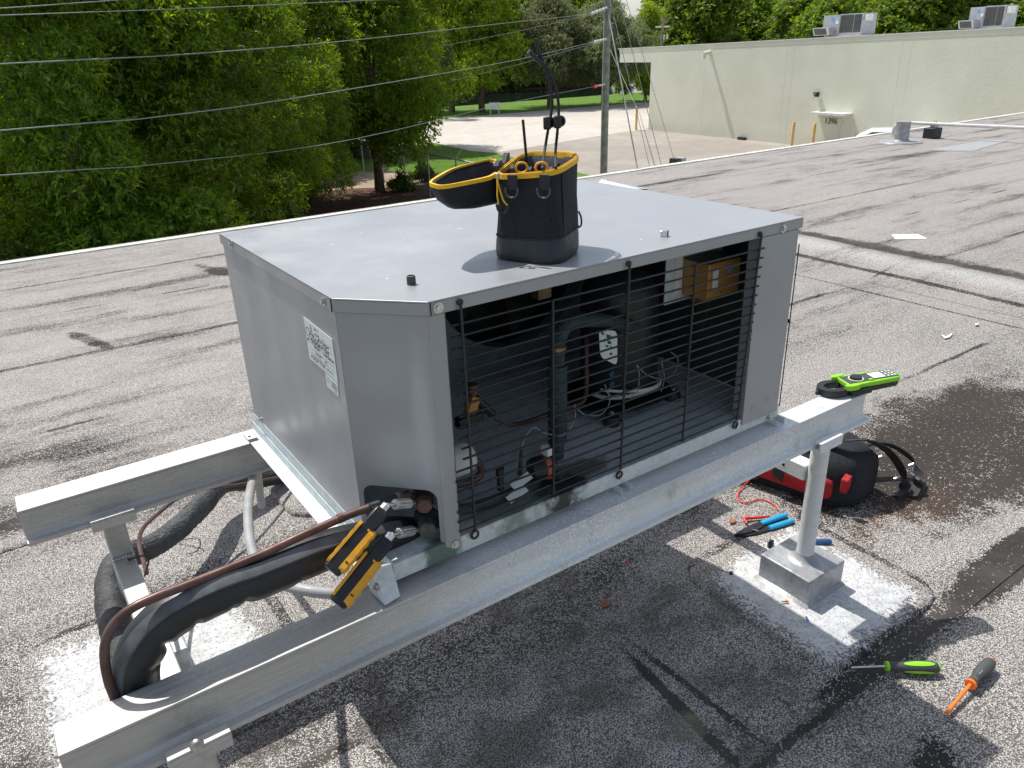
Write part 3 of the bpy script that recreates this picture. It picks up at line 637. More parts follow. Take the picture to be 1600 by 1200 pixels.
# terminal cover label on the compressor
P = [oy(935,515,.17), oy(964,517,.16), oy(964,571,.16), oy(938,558,.17)]
tc = MB().loft([[p+V((0,.04,0)) for p in P], P]).build('terminal_cover', M['black_plastic'], comp, bevel=.002)
Pl = [p+V((0,-.0012,0)) for p in P]
ls = MB().loft([[p+V((0,.001,0)) for p in chaikin(Pl,2,.12)], chaikin(Pl,2,.12)]).build('warning_sticker', M['sticker'], comp)
pr = MB(); o, ex, ey = Pl[0], Pl[1]-Pl[0], Pl[3]-Pl[0]
for a, b, wd, ht in ((.12,.06,.14,.1),(.38,.14,.22,.13),(.62,.18,.12,.1),(.18,.34,.1,.08),(.42,.36,.2,.12),(.3,.52,.16,.08),(.55,.55,.1,.07),(.5,.8,.4,.10)):
    q0 = o+ex*a+ey*b+V((0,-.0006,0)); pr.add([q0,q0+ex*wd+ey*.03,q0+ex*wd+ey*(ht+.03),q0+ey*ht],[(0,1,2,3)])
pr.build('printed_text', M['print_ink'], comp, smooth=0)
for v in (584,600):
    MB().lathe([(0,0),(.007,0),(.007,.004),(.0045,.004),(.0045,.001),(0,.001)], frame(oy(955,v,.165),(1,0,0),(0,-1,0)), 14).build('terminal_plug', M['blue_dark'], comp)
# piping inside
pa = MB(); pa.tube(spline([oy(868,790,.13),oy(869,740,.13),oy(870,690,.14),(oy(871,650,.15)),oy(871,580,.15),oy(872,540,.15),oy(880,514,.16),oy(897,502,.17),oy(925,500,.18),oy(960,504,.19),oy(998,512,.20)],6), .0175, 12)
pa.build('suction_pipe', M['suction_foam'], unit)
MB().tube([oy(871,690,.149),oy(871,570,.149)], .023, 12).build('foam_sleeve', M['suction_foam'], unit)
MB().tube([oy(872,540,.149),oy(872,546,.149)], .0195, 12).build('pipe_clamp', M['brass'], unit)
curve('liquid_pipe', [oy(917,520,.24),oy(916,560,.24),oy(916,610,.24),oy(910,628,.24),oy(890,636,.23),oy(860,646,.22),oy(820,660,.20),oy(795,663,.19),oy(770,650,.19),oy(745,628,.19),oy(738,610,.19)], .006, 'copper_old', unit)
MB().tube(spline([oy(770,648,.185),oy(756,634,.185),oy(742,622,.185)],4), .010, 10).build('pipe_sleeve', M['black_plastic'], unit)
ov = MB(); ov.cyl(oy(738,600,.19),oy(738,615,.19),.014); ov.build('valve_stub', M['copper_old'], unit)
MB().box((-.012,-.01,-.03),(.012,.01,.02), Matrix.Translation(oy(738,632,.185)) @ Matrix.Rotation(.4,4,'Y')).build('valve_block', M['box_brown'], unit, bevel=.003)
MB().box((-.035,-.012,-.012),(.03,.012,.012), Matrix.Translation(oy(735,655,.18))).build('bracket_block', M['black_plastic'], unit, bevel=.003)
# white filter drier at the left
fd = MB(); pA, pB = oy(695,724,.10), oy(728,716,.10)
fd.lathe([(0,-.05),(.015,-.048),(.031,-.035),(.034,-.02),(.034,.02),(.028,.036),(.012,.044),(0,.044)], frame((pA+pB)/2,(0,0,1),(1,0,-.05)), 24)
fdo = fd.build('filter_drier', M['white_pvc'], unit, smooth=50)
MB().lathe([(.033,-.036),(.0345,-.033),(.0352,-.024),(.0345,-.021)], frame((pA+pB)/2,(0,0,1),(1,0,-.05)), 24).build('red_band', M['band_red'], fdo)
curve('discharge_pipe', [oy(735,716,.10),oy(748,724,.10),oy(752,738,.10),oy(740,750,.10),oy(715,757,.10),oy(690,762,.10)], .0085, 'copper_old', unit)
curve('receiver_pipe', [oy(690,800,.05),oy(740,792,.055),(oy(790,775,.06)),oy(835,752,.07)], .012, 'suction_foam', unit)
MB().cyl(oy(782,765,.06),oy(781,732,.06),.0075).cyl(oy(781,742,.06),oy(781,731,.06),.009).build('service_stem', M['black_plastic'], unit)
MB().cyl(oy(812,742,.07),oy(815,700,.07),.0055,10,.0035).build('sensor_probe', M['black_plastic'], unit)
# red white hose clamp and dark canister, paper tags
cn = MB(); pc = oy(848,730,.065); cn.lathe([(0,-.03),(.024,-.03),(.027,-.02),(.027,.015),(.02,.03),(0,.03)], frame(pc,(0,0,1),(1,-.2,.35)), 20)
cno = cn.build('sight_glass_body', M['black_plastic'], unit)
MB().lathe([(.0275,.0),(.029,.002),(.029,.012),(.0275,.014)], frame(pc,(0,0,1),(1,-.2,.35)), 20).build('red_band', M['band_red'], cno)
MB().box((-.008,-.012,-.006),(.008,.012,.012), Matrix.Translation(oy(855,706,.06))).build('tag_clip', M['sticker'], cno)
for (u, v, a) in ((815,752,.12),(808,772,.10)):
    pq = oy(u, v, .035); MB().box((-.026,-.009,-.0008),(.026,.009,.0008), Matrix.Translation(pq) @ Matrix.Rotation(-a,4,'Y') @ Matrix.Rotation(.6,4,'X') @ Matrix.Rotation(.15,4,'Z')).build('paper_tag', M['sticker'], unit)
# control box on a bracket
yb_ = .10; bx0, bx1 = oy(1107,440,yb_).x, oy(1155,440,yb_).x; zt_, zb_ = oy(1110,414,yb_).z, oy(1108,474,yb_).z
cb = MB().box((bx0,yb_,zb_+.006),(bx1,yb_+.085,zt_)).build('pressure_control', M['box_brown'], unit, bevel=.003)
MB().box((bx0-.003,yb_+.012,zt_+.0005),(bx1+.003,yb_+.083,zt_+.004)).build('box_lid', M['black_plastic'], cb)
MB().box((bx0+.015,yb_-.0014,zb_+.038),(bx0+.033,yb_-.0002,zt_-.018)).build('scale_window', M['sticker'], cb)
mb = MB()
for i in range(2):
    for j in range(7): mb.box((bx0+.0185+.007*i,yb_-.0018,zb_+.042+.006*j),(bx0+.0205+.007*i,yb_-.0015,zb_+.0435+.006*j))
mb.build('scale_marks', M['print_ink'], cb)
lx, lz = bx0+.078, zt_-.022
mb = MB(); mb.prism([(-.010,-.009),(-.0035,.008),(.0,.0095),(.006,.0095),(.0085,.007),(.0085,-.009),(.0035,-.009),(.0035,-.003),(-.002,-.003),(-.004,-.009)], 0, .001, Matrix.Translation((lx,yb_-.0003,lz)) @ Matrix.Rotation(math.pi/2,4,'X'))
mb.build('maker_mark', M['logo_blue'], cb, smooth=0)
MB().lathe([(0,0),(.0035,0),(.0035,.0015),(0,.0015)], frame(V((bx0+.048,yb_-.0002,zb_+.022)),(1,0,0),(0,-1,0)), 12).build('cover_screw', M['brass'], cb)
MB().box((bx0+.005,yb_+.02,zb_-.006),(bx0+.05,yb_+.06,zb_+.005)).build('conduit_nut', M['brass'], cb, bevel=.003)
curve('capillary', [V((bx0+.04,yb_+.03,zb_-.005)),V((bx0+.035,yb_+.03,zb_-.05)),V((bx0+.02,yb_+.04,zb_-.11)),V((bx0-.02,yb_+.06,zb_-.16))], .0012, 'black_wire', cb, 6)
MB().box((bx0-.06,yb_+.086,zb_-.012),(bx1+.03,yb_+.089,zt_+.05)).build('control_bracket', M['galv'], unit, smooth=0)
MB().box((bx0-.030,yb_+.083,zb_+.01),(bx0-.004,yb_+.0855,zt_+.01)).build('bracket_plate', M['white_paint'], unit, smooth=0)
MB().box((.60,.33,.36),(.64,.36,.44)).build('wire_connector', M['brass'], unit)
# service valves in the cut-out
def hexcap(p, nrm, r, l, name, m, par):
    Mx = frame(p, V((0,0,1)), nrm); mb = MB(); hx = [(r*math.cos(math.pi/3*k+.3), r*math.sin(math.pi/3*k+.3)) for k in range(6)]
    hx2 = chaikin([(a,b,0) for a,b in hx],1,.12)
    mb.prism([(q.x,q.y) for q in hx2], -l, 0, Mx); mb.lathe([(r*.92,-l-.010),(r*.92,-l)], Mx, 18); mb.lathe([(r*.85,0),(r*.80,.002),(0,.002)], Mx, 18); return mb.build(name, M[m], par, bevel=.0008, smooth=30)
capn = V((-.45,-.88,.10)).normalized()
c1 = oy(663,792,.018); c2 = oy(668,830,.016)
v1 = MB(); b1 = c1-capn*.022; v1.cyl(c1-capn*.01, c1-capn*.045, .0135, 16); v1.box((-.016,-.014,-.016),(.016,.014,.018), Matrix.Translation(c1-capn*.045)); v1.cyl(c1-capn*.045+V((-.01,0,.0)), oy(620,776,.05), .0105, 12); v1.cyl(c1-capn*.045, oy(700,752,.10), .0085, 12)
sv1 = v1.build('service_valve', M['copper_old'], unit, bevel=.0015)
hexcap(c1, capn, .0165, .016, 'valve_cap', 'copper_old', sv1)
v2 = MB(); v2.cyl(c2-capn*.012, c2-capn*.05, .0165, 16); v2.box((-.02,-.016,-.02),(.02,.016,.02), Matrix.Translation(c2-capn*.05)); v2.cyl(c2-capn*.05, oy(700,825,.08), .013, 12)
sv2 = v2.build('service_valve', M['brass'], unit, bevel=.0015); sv2.data.materials[0] = M['suction_foam']
M['cap_grey'] = mat('dull_brass_cap', (.085,.095,.09), .5, .4, .25, 60)
hexcap(c2, capn, .0195, .018, 'valve_cap', 'cap_grey', sv2)

# ------------------------------------------------------------------ lines outside the unit
ins_pts = [oy(668,838,.085), oy(620,834,.08), oy(550,848,.066), oy(500,863,.066), oy(450,883,.066), oy(400,903,.066), oy(350,920,.066), oy(300,943,.066), oy(258,968,.066), oy(226,1004,.066), oy(211,1045,.074), V((-.463,.080,-.10)), V((-.463,.110,-.215)), V((-.462,.19,-.30))]
wr_pts = [V((-.462,.19,-.30)), V((-.460,.27,-.345)), oz(190,1010,-.37), oz(176,955,-.39), oz(172,915,-.41), oz(180,885,-.44), oz(200,868,-.47), oz(238,853,-.50), oz(275,828,-.51), oz(315,790,-.52), oz(345,757,-.54), V((.13,1.60,-.58)), V((.30,1.66,-.64)), V((.42,1.68,-.70))]
ln = thing('insulated_pipe', (-.46,.1,G), 'thick black insulated pipe curving out of the unit and down behind the front beam', 'pipe')
P = spline(ins_pts, 22); Nn = len(P)
cum = [0]
for i in range(1, Nn): cum.append(cum[-1]+(P[i]-P[i-1]).length)
IN = V((.62,-.15,-.77)).normalized()      # inner side of the bend, where the foam buckles
def vf(i, q):
    s = cum[i]; k = max(0, q.dot(IN)); c = 0
    for s0, dp, wd in ((.18,.05,.012),(.31,.13,.009),(.405,.30,.010),(.43,.12,.006),(.495,.20,.008),(.565,.32,.010),(.615,.14,.008)):
        c += dp*math.exp(-((s-s0-.012*q.y)/wd)**2)
    return 1-c*k**1.3+.05*k*(s > .3)+.008*math.sin(s*37+q.z*4)
rr_ = [.034+.004*min(1, cum[i]/.25) for i in range(Nn)]
MB().tube(P, rr_, 40, vfun=vf).build('foam_sleeve', M['sleeve'], ln, smooth=60)
# stitched lap seam along the top of the sleeve
def seam_strip(P, rad, width, off, name, m, par, st=0):
    mb = MB(); rings = []
    for i in range(st, len(P)):
        t = (P[min(i+1,len(P)-1)]-P[max(i-1,0)]).normalized(); side = t.cross(V((0,-.8,.6)) if False else V((0,-1,.0))); 
        up = t.cross(V((0,1,0))).normalized(); up = up if up.z+up.x*-.3 > 0 else -up
        out = (up*math.cos(off)+V((0,-1,0))*math.sin(off)).normalized(); sd = t.cross(out).normalized()
        c = P[i]+out*rad[i]
        rings.append([c-sd*width*1.25-out*.008, c-sd*width+out*.0020, c+out*.0036, c+sd*width+out*.0020, c+sd*width*1.25-out*.008])
    mb.loft(rings); return mb.build(name, m, par, smooth=60)
mlap = bpy.data.materials.new('stitched_lap'); nn = NT(mlap); nn.set(col=nn.mix(nn.rng(nn.noise(30,4), .3,.7), (.075,.078,.085), (.125,.13,.14)), rough=.5); nn.bump(nn.noise(120,3), .4, .001)
seam_strip(P, [r*1.015 for r in rr_], .0105, .62, 'lap_seam', mlap, ln, 24)
wp = spline(wr_pts, 26); cw = [0]
for i in range(1, len(wp)): cw.append(cw[-1]+(wp[i]-wp[i-1]).length)
rsw = random.Random(9); wob_ = [rsw.uniform(.955,1.045) for _ in wp]
mtape = bpy.data.materials.new('black_wrap_tape'); nn = NT(mtape)
nn.set(col=nn.mix(nn.rng(nn.noise(14,5,.6), .3,.7), (.022,.024,.026), (.055,.058,.06)), rough=.48); nn.bump(nn.noise(26,4,.6,vec=nn.mapv((1.,3.4,3.4),rot=(0,0,.12))), .9, .012)
MB().tube(wp, [.0385]*len(wp), 22, rfun=lambda i, a: wob_[i]+.02*math.sin(a*2+cw[i]*40)).build('tape_wrapped_section', mtape, ln, smooth=75)
for (u, v, z, dx) in ((169,920,-.37,.006),(182,975,-.35,.010),(189,990,-.345,.014)):
    p = oz(u, v, z); mb = MB(); rr = [p+V((dx*.45*math.cos(t)*(1+.4*math.sin(5*t)), dx*1.6*math.sin(t)*(1+.3*math.cos(3*t)), .002+.002*math.cos(t))) for t in np.linspace(0,6.28,12,endpoint=False)]
    mb.loft([[q-V((0,0,.004)) for q in rr], rr]).build('tape_tear', M['black_plastic'], ln)
MB().tube(spline([oz(206,872,-.235)+V((-.01,0,0)),oz(228,868,-.236),oz(232,878,-.25),oz(226,900,-.30)],4), .0024, 6).build('cable_tie', M['black_plastic'], ln)
MB().tube([oz(175,900,-.335), oz(203,874,-.238), oz(210,871,-.238)], .0022, 6).build('cable_tie', M['black_plastic'], ln)
cpts = [oy(640,773,.052), oy(600,786,.055), oy(550,803,.06), oy(480,833,.06), oy(410,866,.060), oy(350,891,.058), oy(290,915,.055), oy(245,932,.052), oy(205,951,.050), oy(178,975,.050), oy(165,1003,.050), oy(164,1033,.050), oy(170,1065,.048), oy(180,1092,.046), V((-.495,.046,-.09)), V((-.495,.060,-.20)), V((-.495,.16,-.33)), V((-.44,.33,-.40))]
cl_ = thing('copper_line', (-.48,.1,G), 'thin reddish copper pipe arching over the black insulated pipe left of the unit', 'pipe')
MB().tube(spline(cpts,10), .0078, 12).build('copper_tube', M['copper_old'], cl_)
MB().tube(spline([oy(640,773,.052), oy(606,784,.055), oy(576,794,.058)],5), .0098, 12).build('tape_sleeve', M['black_plastic'], cl_)
MB().tube([oy(536,808,.06), oy(528,811,.06)], .0092, 12).build('solder_joint', M['copper_old'], cl_)
c2p = [oz(205,905,-.36)+V((.04,.0,0)), oz(218,838,-.33), oz(250,800,-.38), oz(300,768,-.43), V((.05,1.45,-.50)), V((.28,1.60,-.62)), V((.34,1.62,-.70))]
tag(MB().tube(spline(c2p,8), .006, 8).build('thin_bare_pipe', M['copper_old']), 'thin bare pipe rising beside the tape wrapped pipe under the back beam', 'pipe')
cnd = [oy(399,724,.90), oy(395,748,.78), oy(388,790,.62), oy(390,840,.48), oy(401,878,.38), oy(425,904,.28), oy(462,919,.20), oy(510,927,.15), oy(560,926,.12), oy(605,912,.10), oy(650,885,.10), V((.20,.12,-.04))]
cnd = [V((.04,1.12,-.42)), V((.02,1.0,-.20))]+cnd[1:]
tag(MB().tube(spline(cnd,14), .0118, 12, rfun=lambda i, a: 1+.03*(i % 2)).build('flexible_conduit', M['conduit_grey'], smooth=70), 'grey flexible conduit looping under the left side of the unit', 'conduit')
# stray cable tie on the roof
tag(MB().tube(spline([oz(278,846,G+.004),oz(292,842,G+.02),oz(310,842,G+.03),oz(313,852,G+.02),oz(306,862,G+.006),oz(290,866,G+.003)],5), .0022, 5, flat=.5).build('cut_cable_tie', M['black_plastic']), 'cut black cable tie curled on the roof under the back beam', 'cable tie')

# ------------------------------------------------------------------ two pressure probes on the service valves
def probe(a, b, port, label, key):
    a, b, port = V(a), V(b), V(port)
    t = thing('pressure_probe', b, label, 'pressure gauge', 'yellow and black probes screwed to the service valves')
    ax = (b-a).normalized(); toc = (CAM-(a+b)/2).normalized(); Lh = (b-a).length
    Mx = frame(a, ax, toc)      # local x along the probe, z to the viewer, y to the side
    def sec(x, hw, ht): return [Mx @ V((x, hw*cy, ht*cz)) for cy, cz in ((-1,-.6),(-.75,-1),(.75,-1),(1,-.6),(1,.6),(.75,1),(-.75,1),(-1,.6))]
    mb = MB(); mb.loft([sec(0,.0125,.0125), sec(.006,.0145,.0145), sec(.034,.0150,.0150), sec(.038,.0136,.014), sec(Lh*.55,.0148,.0145), sec(Lh*.9,.0172,.0155), sec(Lh*.985,.0172,.015), sec(Lh,.0145,.0125)])
    mb.build('probe_body', M['black_plastic'], t, bevel=.0012, smooth=40)
    for sgn, nm in ((1,'grip'),(-1,'grip')):
        g = MB(); rings = []
        for k in range(25):
            s = k/24; x = .040+s*(Lh-.048); wv = .0022*abs(math.sin(s*math.pi*5))
            w0, w1 = (.0062, .0178+wv+.002*s) if sgn > 0 else (-.0128, -.0172-wv*.4)
            hh = .0148+.0006*math.sin(s*math.pi*5)
            hh *= min(1, .55+s*6) * (1 if s < .97 else .85)
            rings.append([Mx @ V((x, w0, -hh*.8)), Mx @ V((x, w1, -hh*.6)), Mx @ V((x, w1+(.001 if sgn>0 else -.001), hh*.55)), Mx @ V((x, (w0+w1)/2+.003*sgn, hh+.0016)), Mx @ V((x, w0, hh+.0014))])
        g.loft(rings).build(nm, M['yellow_plastic'], t, smooth=50)
    gi = MB()
    MB().box((Lh*.80,.0085,.0158),(Lh*.82,.0145,.0176),Mx).build('vent_slot', M['black_plastic'], t)
    MB().lathe([(0,0),(.0022,0),(.0022,.002),(0,.002)], Mx @ Matrix.Translation((.046,.004,.0146)), 10).build('indicator', M['yellow_plastic'], t)
    d = (port-a).normalized(); nk = MB()
    nk.cyl(a+(b-a)*.0, a+(a-b).normalized()*.012, .0085, 6)
    e = a+(a-b).normalized()*.012; nk.tube([e, e+(port-e)*.25], .0042, 10)
    nk.build('swivel_fitting', M['chrome'], t, smooth=30)
    kn = MB(); q0 = e+(port-e)*.25; q1 = e+(port-e)*.86
    kn.tube([q0, q0+(q1-q0)*.06, q0+(q1-q0)*.94, q1], [.0075,.0098,.0098,.008], 28, rfun=lambda i, a_: 1+.05*math.cos(14*a_))
    kn.build('knurled_nut', M['steel'], t, smooth=15)
    MB().tube([q1, port], .0058, 12).build('port_stem', M['brass'], t)
probe(oy(598,797,-.004), oy(517,892,-.030), oy(646,786,.02), 'upper of the two yellow and black probes hanging from the service valves', 1)
probe(oy(606,843,-.018), oy(526,944,-.042), oy(650,828,.016), 'lower of the two yellow and black probes, hanging in front of the beam', 2)

# ------------------------------------------------------------------ tool pouch on the cover
bag = thing('tool_pouch', (.45,.13,H), 'open black tool pouch with yellow zipper edge standing on top of the unit', 'tool bag')
A, B, C_ = V((.360,.164,H)), V((.427,.030,H)), V((.550,.106,H)); Dd = A+C_-B
base = [A, B, C_, Dd]
FL, FR, RR, BR, BL = V((.372,.172,.7005)), V((.455,.073,.7105)), V((.588,.150,.7255)), V((.585,.285,.727)), V((.500,.290,.7195))
top = [FL, FR, RR, (BR+BL)/2]
def ringat(t, infl=0.):
    q = [b.lerp(a, t) for b, a in zip(base, [V((FL.x,FL.y,FL.z)),FR,RR,V((.535,.285,.723))])]
    c = sum(q, V())/4; q = [c+(p-c)*(1+infl) for p in q]
    return chaikin(q, 4, .17)
bulge = [(0,.0),(.02,.035),(.08,.06),(.2,.055),(.28,.035)]
MB().loft([ringat(t, f) for t, f in bulge]).build('rubber_base', M['bag_base'], bag, smooth=60)
lv = [(.265,.036),(.30,.030),(.45,.022),(.6,.014),(.75,.008),(.9,.002),(.965,0.)]
rings = [ringat(t, f) for t, f in lv]
for k, rg in enumerate(rings):
    for i, p in enumerate(rg): rg[i] = p+V((math.sin(i*.9+k*1.3),math.cos(i*.7+k),0))*.0009
inner = [ringat(t, -.045-.02*(1-t)) for t in (.965,.8,.55)]
mb = MB(); mb.loft(rings, True, False); mb.build('fabric_body', M['bag_fabric'], bag, smooth=60)
mb = MB(); mb.loft([ringat(.965,0), ringat(.975,-.03)]+inner[0:], False, True); mb.build('lining', M['bag_lining'], bag, smooth=60)
def band(ring_lo, ring_hi, th, name, m, par):
    n_ = len(ring_lo); c = sum(ring_lo, V())/n_; out = []
    def off(r, d): return [p+(V((p.x-c.x,p.y-c.y,0))).normalized()*d for p in r]
    return MB().loft([off(ring_lo,-.001), off(ring_lo,th), off(ring_hi,th*1.1), off(ring_hi,0), off(ring_hi,-th*1.2), off(ring_lo,-th*1.2)], False, False).build(name, m, par, smooth=50)
tr = band(ringat(.945), ringat(1.0), .0032, 'zipper_trim', M['yellow_trim'], bag)
zt_r = ringat(1.003); MB().tube(zt_r+[zt_r[0]], .0016, 6).build('zipper_teeth', M['yellow_plastic'], tr)
# stitched vertical seam and piping at the front corner
for k in (1,):
    pts = [ringat(t, f+.012)[int(len(ringat(0))*.215)] for t, f in lv]
    MB().tube(pts, .0016, 6).build('edge_piping', M['webbing'], bag)
rg = ringat(.272,.047); MB().tube(rg+[rg[0]], .0014, 6).build('edge_piping', M['webbing'], bag)
# D rings on webbing tabs
for (u, v) in ((802,286),(852,286)):
    # find point on front face by plane through A,B
    nrm = (B-A).cross(V((0,0,1))).normalized(); nrm = nrm if nrm.dot(CAM-A) > 0 else -nrm
    r_ = ray(u, v); pA_ = A.lerp(FL,.8); t_ = (pA_-CAM).dot(nrm)/r_.dot(nrm); p = CAM+r_*t_+nrm*.0035
    ax = (B-A).normalized(); Mx = frame(p, ax, nrm)
    tb_ = MB().box((-.0105,-.012,-.002),(.0105,.016,.0015),Mx).build('webbing_tab', M['webbing'], bag, bevel=.001)
    dr = [Mx @ V(q) for q in [(-.0135,-.008,.004),(.0135,-.008,.004)]+[(.0135*math.cos(a),-.013-.014*math.sin(a),.005) for a in np.linspace(0,math.pi,12)]+[(-.0135,-.008,.004)]]
    MB().tube(dr[1:], .0021, 8).build('d_ring', M['conduit_grey'], tb_).data.materials[0] = M['plugd']
# inner contents: dividers, scissors handles, antenna-like driver
c0 = (FL+FR+RR+BR)/4
def leafp(a, b, h, name, m, th=.003, sag=.0):
    pts = [V(a).lerp(V(b), t) for t in np.linspace(0,1,9)]; 
    up = [p+V((0,0,h*(1+.12*math.sin(i*1.1)))) for i, p in enumerate(pts)]; s = (V(b)-V(a)).cross(V((0,0,1))).normalized()*th
    mb = MB(); mb.loft([[pts[i]-s, pts[i]+s, up[i]+s, up[i]-s] for i in range(9)]); return mb.build(name, m, bag, smooth=60)
leafp((.44,.14,.66),(.54,.24,.655),.046,'divider',M['bag_lining']); leafp((.42,.17,.66),(.50,.26,.655),.050,'divider',M['bag_lining'])
leafp((.47,.11,.66),(.56,.20,.655),.046,'divider',M['bag_lining'])
leafp((.395,.19,.655),(.49,.285,.66),.060,'divider',M['webbing'],.005)
for p in (oz(815,262,.712), oz(846,262,.714)):
    MB().tube([p+V((.011*math.cos(t)*.9, -.011*math.cos(t)*.6, .010*math.sin(t))) for t in np.linspace(0,2*math.pi,17)], .0026, 8).build('scissor_handle', M['orange'], bag).data.materials[0] = M['yellow_plastic']
MB().tube([oy(824,262,.24), oy(817,187,.24)], .0030, 8).build('tool_shaft', M['black_wire'], bag)
sl = MB(); sl.box((-.012,-.004,-.03),(.012,.004,.02), Matrix.Translation(V((.415,.215,.70))) @ Matrix.Rotation(.6,4,'Z')); sl.build('silver_tool', M['steel'], bag, bevel=.002)
# lid
tip, lbk = V((.2475,.196,.690)), V((.352,.296,.700)); LBL = V((.452,.305,.712))
lid_c = [V((.384,.170,.7)), tip, V((.345,.300,.700)), LBL]
def lidr(sc, dz):
    q = [V((.384,.168,.6985)), V((.262,.178,.690)), V((.262,.232,.6915)), V((.362,.308,.7005)), V((.470,.300,.7135))]
    c = V((.40,.24,.70)); hx = V((.46,.23,.70)); q = [hx+(p-hx)*(1-(1-sc)) for p in q]
    return [p+V((0,0,dz)) for p in chaikin(q, 4, .16)]
prof_ = [(1.,0),(.99,-.014),(.94,-.033),(.83,-.050),(.62,-.058)]
mb = MB(); mb.loft([lidr(s, z) for s, z in prof_], False, True); mb.build('lid_shell', M['bag_fabric'], bag, smooth=60)
mb = MB(); mb.loft([lidr(.985,0), lidr(.965,-.010), lidr(.91,-.028), lidr(.81,-.044), lidr(.60,-.052)], False, True); mb.build('lid_lining', M['bag_lining'], bag, smooth=60)
lt = band(lidr(1.0,-.0045), lidr(1.0,.003), .0028, 'lid_zipper_trim', M['yellow_trim'], bag)
MB().tube(lidr(.96,-.002)+[lidr(.96,-.002)[0]], .0022, 6).build('lid_piping', M['webbing'], bag)
# zipper pull
zp = oz(777,274,.7045)
zpo = MB().box((-.004,-.004,-.006),(.004,.004,.004), Matrix.Translation(zp)).build('zipper_slider', M['steel'], bag, bevel=.001)
MB().tube(spline([zp+V((-.002,-.003,-.004)), zp+V((-.006,-.008,-.020)), oy(777,305,zp.y-.01), oy(779,320,zp.y-.012)],4), .0015, 6).build('pull_cord', M['yellow_trim'], zpo)
MB().tube(spline([zp+V((-.002,-.003,-.004)), zp+V((-.003,-.008,-.018)), oy(786,312,zp.y-.016), oy(793,321,zp.y-.018)],4), .0015, 6).build('pull_cord', M['yellow_trim'], zpo)
MB().tube(spline([oy(776,319,zp.y-.012), oy(779,329,zp.y-.014), oy(788,334,zp.y-.018), oy(794,323,zp.y-.018)],4), .0027, 8).build('pull_tab', M['black_plastic'], zpo)
MB().tube(spline([oy(904,330,.13), oy(908,340,.125), oy(908,352,.125), oy(903,356,.13)],4), .002, 6).build('side_loop', M['webbing'], bag)
# bungee cords with toggles
for pts in ([oz(847,264,.715), oy(851,236,.20), oy(856,205,.205), oy(862,170,.205), oy(861,140,.205), oy(852,105,.205), oy(841,80,.205), oy(838,60,.205)], [oz(868,262,.715), oy(868,236,.19), oy(871,205,.19), oy(873,170,.195), oy(869,140,.20), oy(858,110,.20), oy(845,98,.205), oy(826,80,.205)]):
    cdp = spline(pts, 10)
    cdo = MB().tube(cdp, .0030, 10, rfun=lambda i, a: 1+.05*math.sin(i*2.4+a*2)).build('bungee_cord', M['webbing'], bag)
    MB().tube([cdp[-14], cdp[-7], cdp[-1]], .0046, 10).build('cord_end', M['black_plastic'], cdo)
for u, v, yy in ((855,192,.205),(871,190,.19)):
    p = oy(u, v, yy); mb = MB(); mb.box((-.008,-.0075,-.013),(.008,.0075,.012), Matrix.Translation(p) @ Matrix.Rotation(-.6,4,'Z')); tg = mb.build('cord_toggle', M['black_plastic'], bag, bevel=.003)
    MB().lathe([(0,-.004),(.010,-.004),(.0115,-.002),(.0115,.002),(.010,.004),(0,.004)], frame(p+V((.011,.004,.0)),(0,0,1),(1,.5,0)), 18).build('toggle_button', M['black_plastic'], tg)

# ------------------------------------------------------------------ clamp meter on the beam end
mt = thing('clamp_meter', (1.47,0,-.02), 'green and black clamp meter lying on the right end of the front beam', 'clamp meter')
jc = V((1.437,.020,0)); axm = V((.93,-.365,0)).normalized(); zz = -.020
Mx = Matrix.Translation(V((jc.x,jc.y,zz))) @ Matrix.Rotation(math.atan2(axm.y,axm.x),4,'Z') @ Matrix.Rotation(-.03,4,'Y')
# ring jaw
mb = MB(); ro = [(-.050*math.cos(a), .040*math.sin(a)) for a in np.linspace(-2.5,2.5,30)]; ri = [(-.030*math.cos(a), .022*math.sin(a)) for a in np.linspace(-2.5,2.5,30)]
mb.loft([[Mx @ V((o[0],o[1],.004)), Mx @ V((o[0]*1.02,o[1]*1.02,.012)), Mx @ V((o[0],o[1],.024)), Mx @ V((i[0],i[1],.024)), Mx @ V((i[0],i[1],.004))] for o, i in zip(ro, ri)])
mb.build('jaw', M['black_plastic'], mt, smooth=50)
MB().box((-.058,-.006,.004),(-.046,.004,.016),Mx).build('jaw_tip', M['black_plastic'], mt, bevel=.002)
MB().prism([(.028,-.040),(.10,-.034),(.188,-.028),(.200,-.022),(.200,.022),(.188,.028),(.10,.034),(.028,.040)], .003, .020, Mx).build('rear_case', M['black_plastic'], mt, bevel=.003)
MB().prism([(.028,-.034),(.060,-.036),(.195,-.030),(.204,-.022),(.204,.022),(.195,.030),(.060,.036),(.028,.034)], .0195, .034, Mx).build('green_case', M['lime'], mt, bevel=.003)
for sg in (-1,1): MB().prism(chaikin([(.010,sg*.026,0),(.055,sg*.030,0),(.060,sg*.044,0),(.018,sg*.046,0)],2)[::(1 if sg > 0 else -1)] and [(q.x,q.y) for q in chaikin([(.010,sg*.026,0),(.055,sg*.030,0),(.060,sg*.044,0),(.018,sg*.046,0)],2)], .020, .036, Mx).build('side_guard', M['lime'], mt, bevel=.003)
MB().box((.03,-.046,.004),(.095,-.036,.019),Mx).build('jaw_trigger', M['black_plastic'], mt, bevel=.003)
fp = MB().prism([(.032,-.025),(.198,-.024),(.198,.024),(.032,.025)], .0335, .0355, Mx).build('face_panel', M['plugd'], mt)
MB().lathe([(.0215,0),(.0215,.0012),(.018,.0012),(.018,0)], Mx @ Matrix.Translation((.070,0,.0350)), 28).build('dial_ring', M['sticker'], mt)
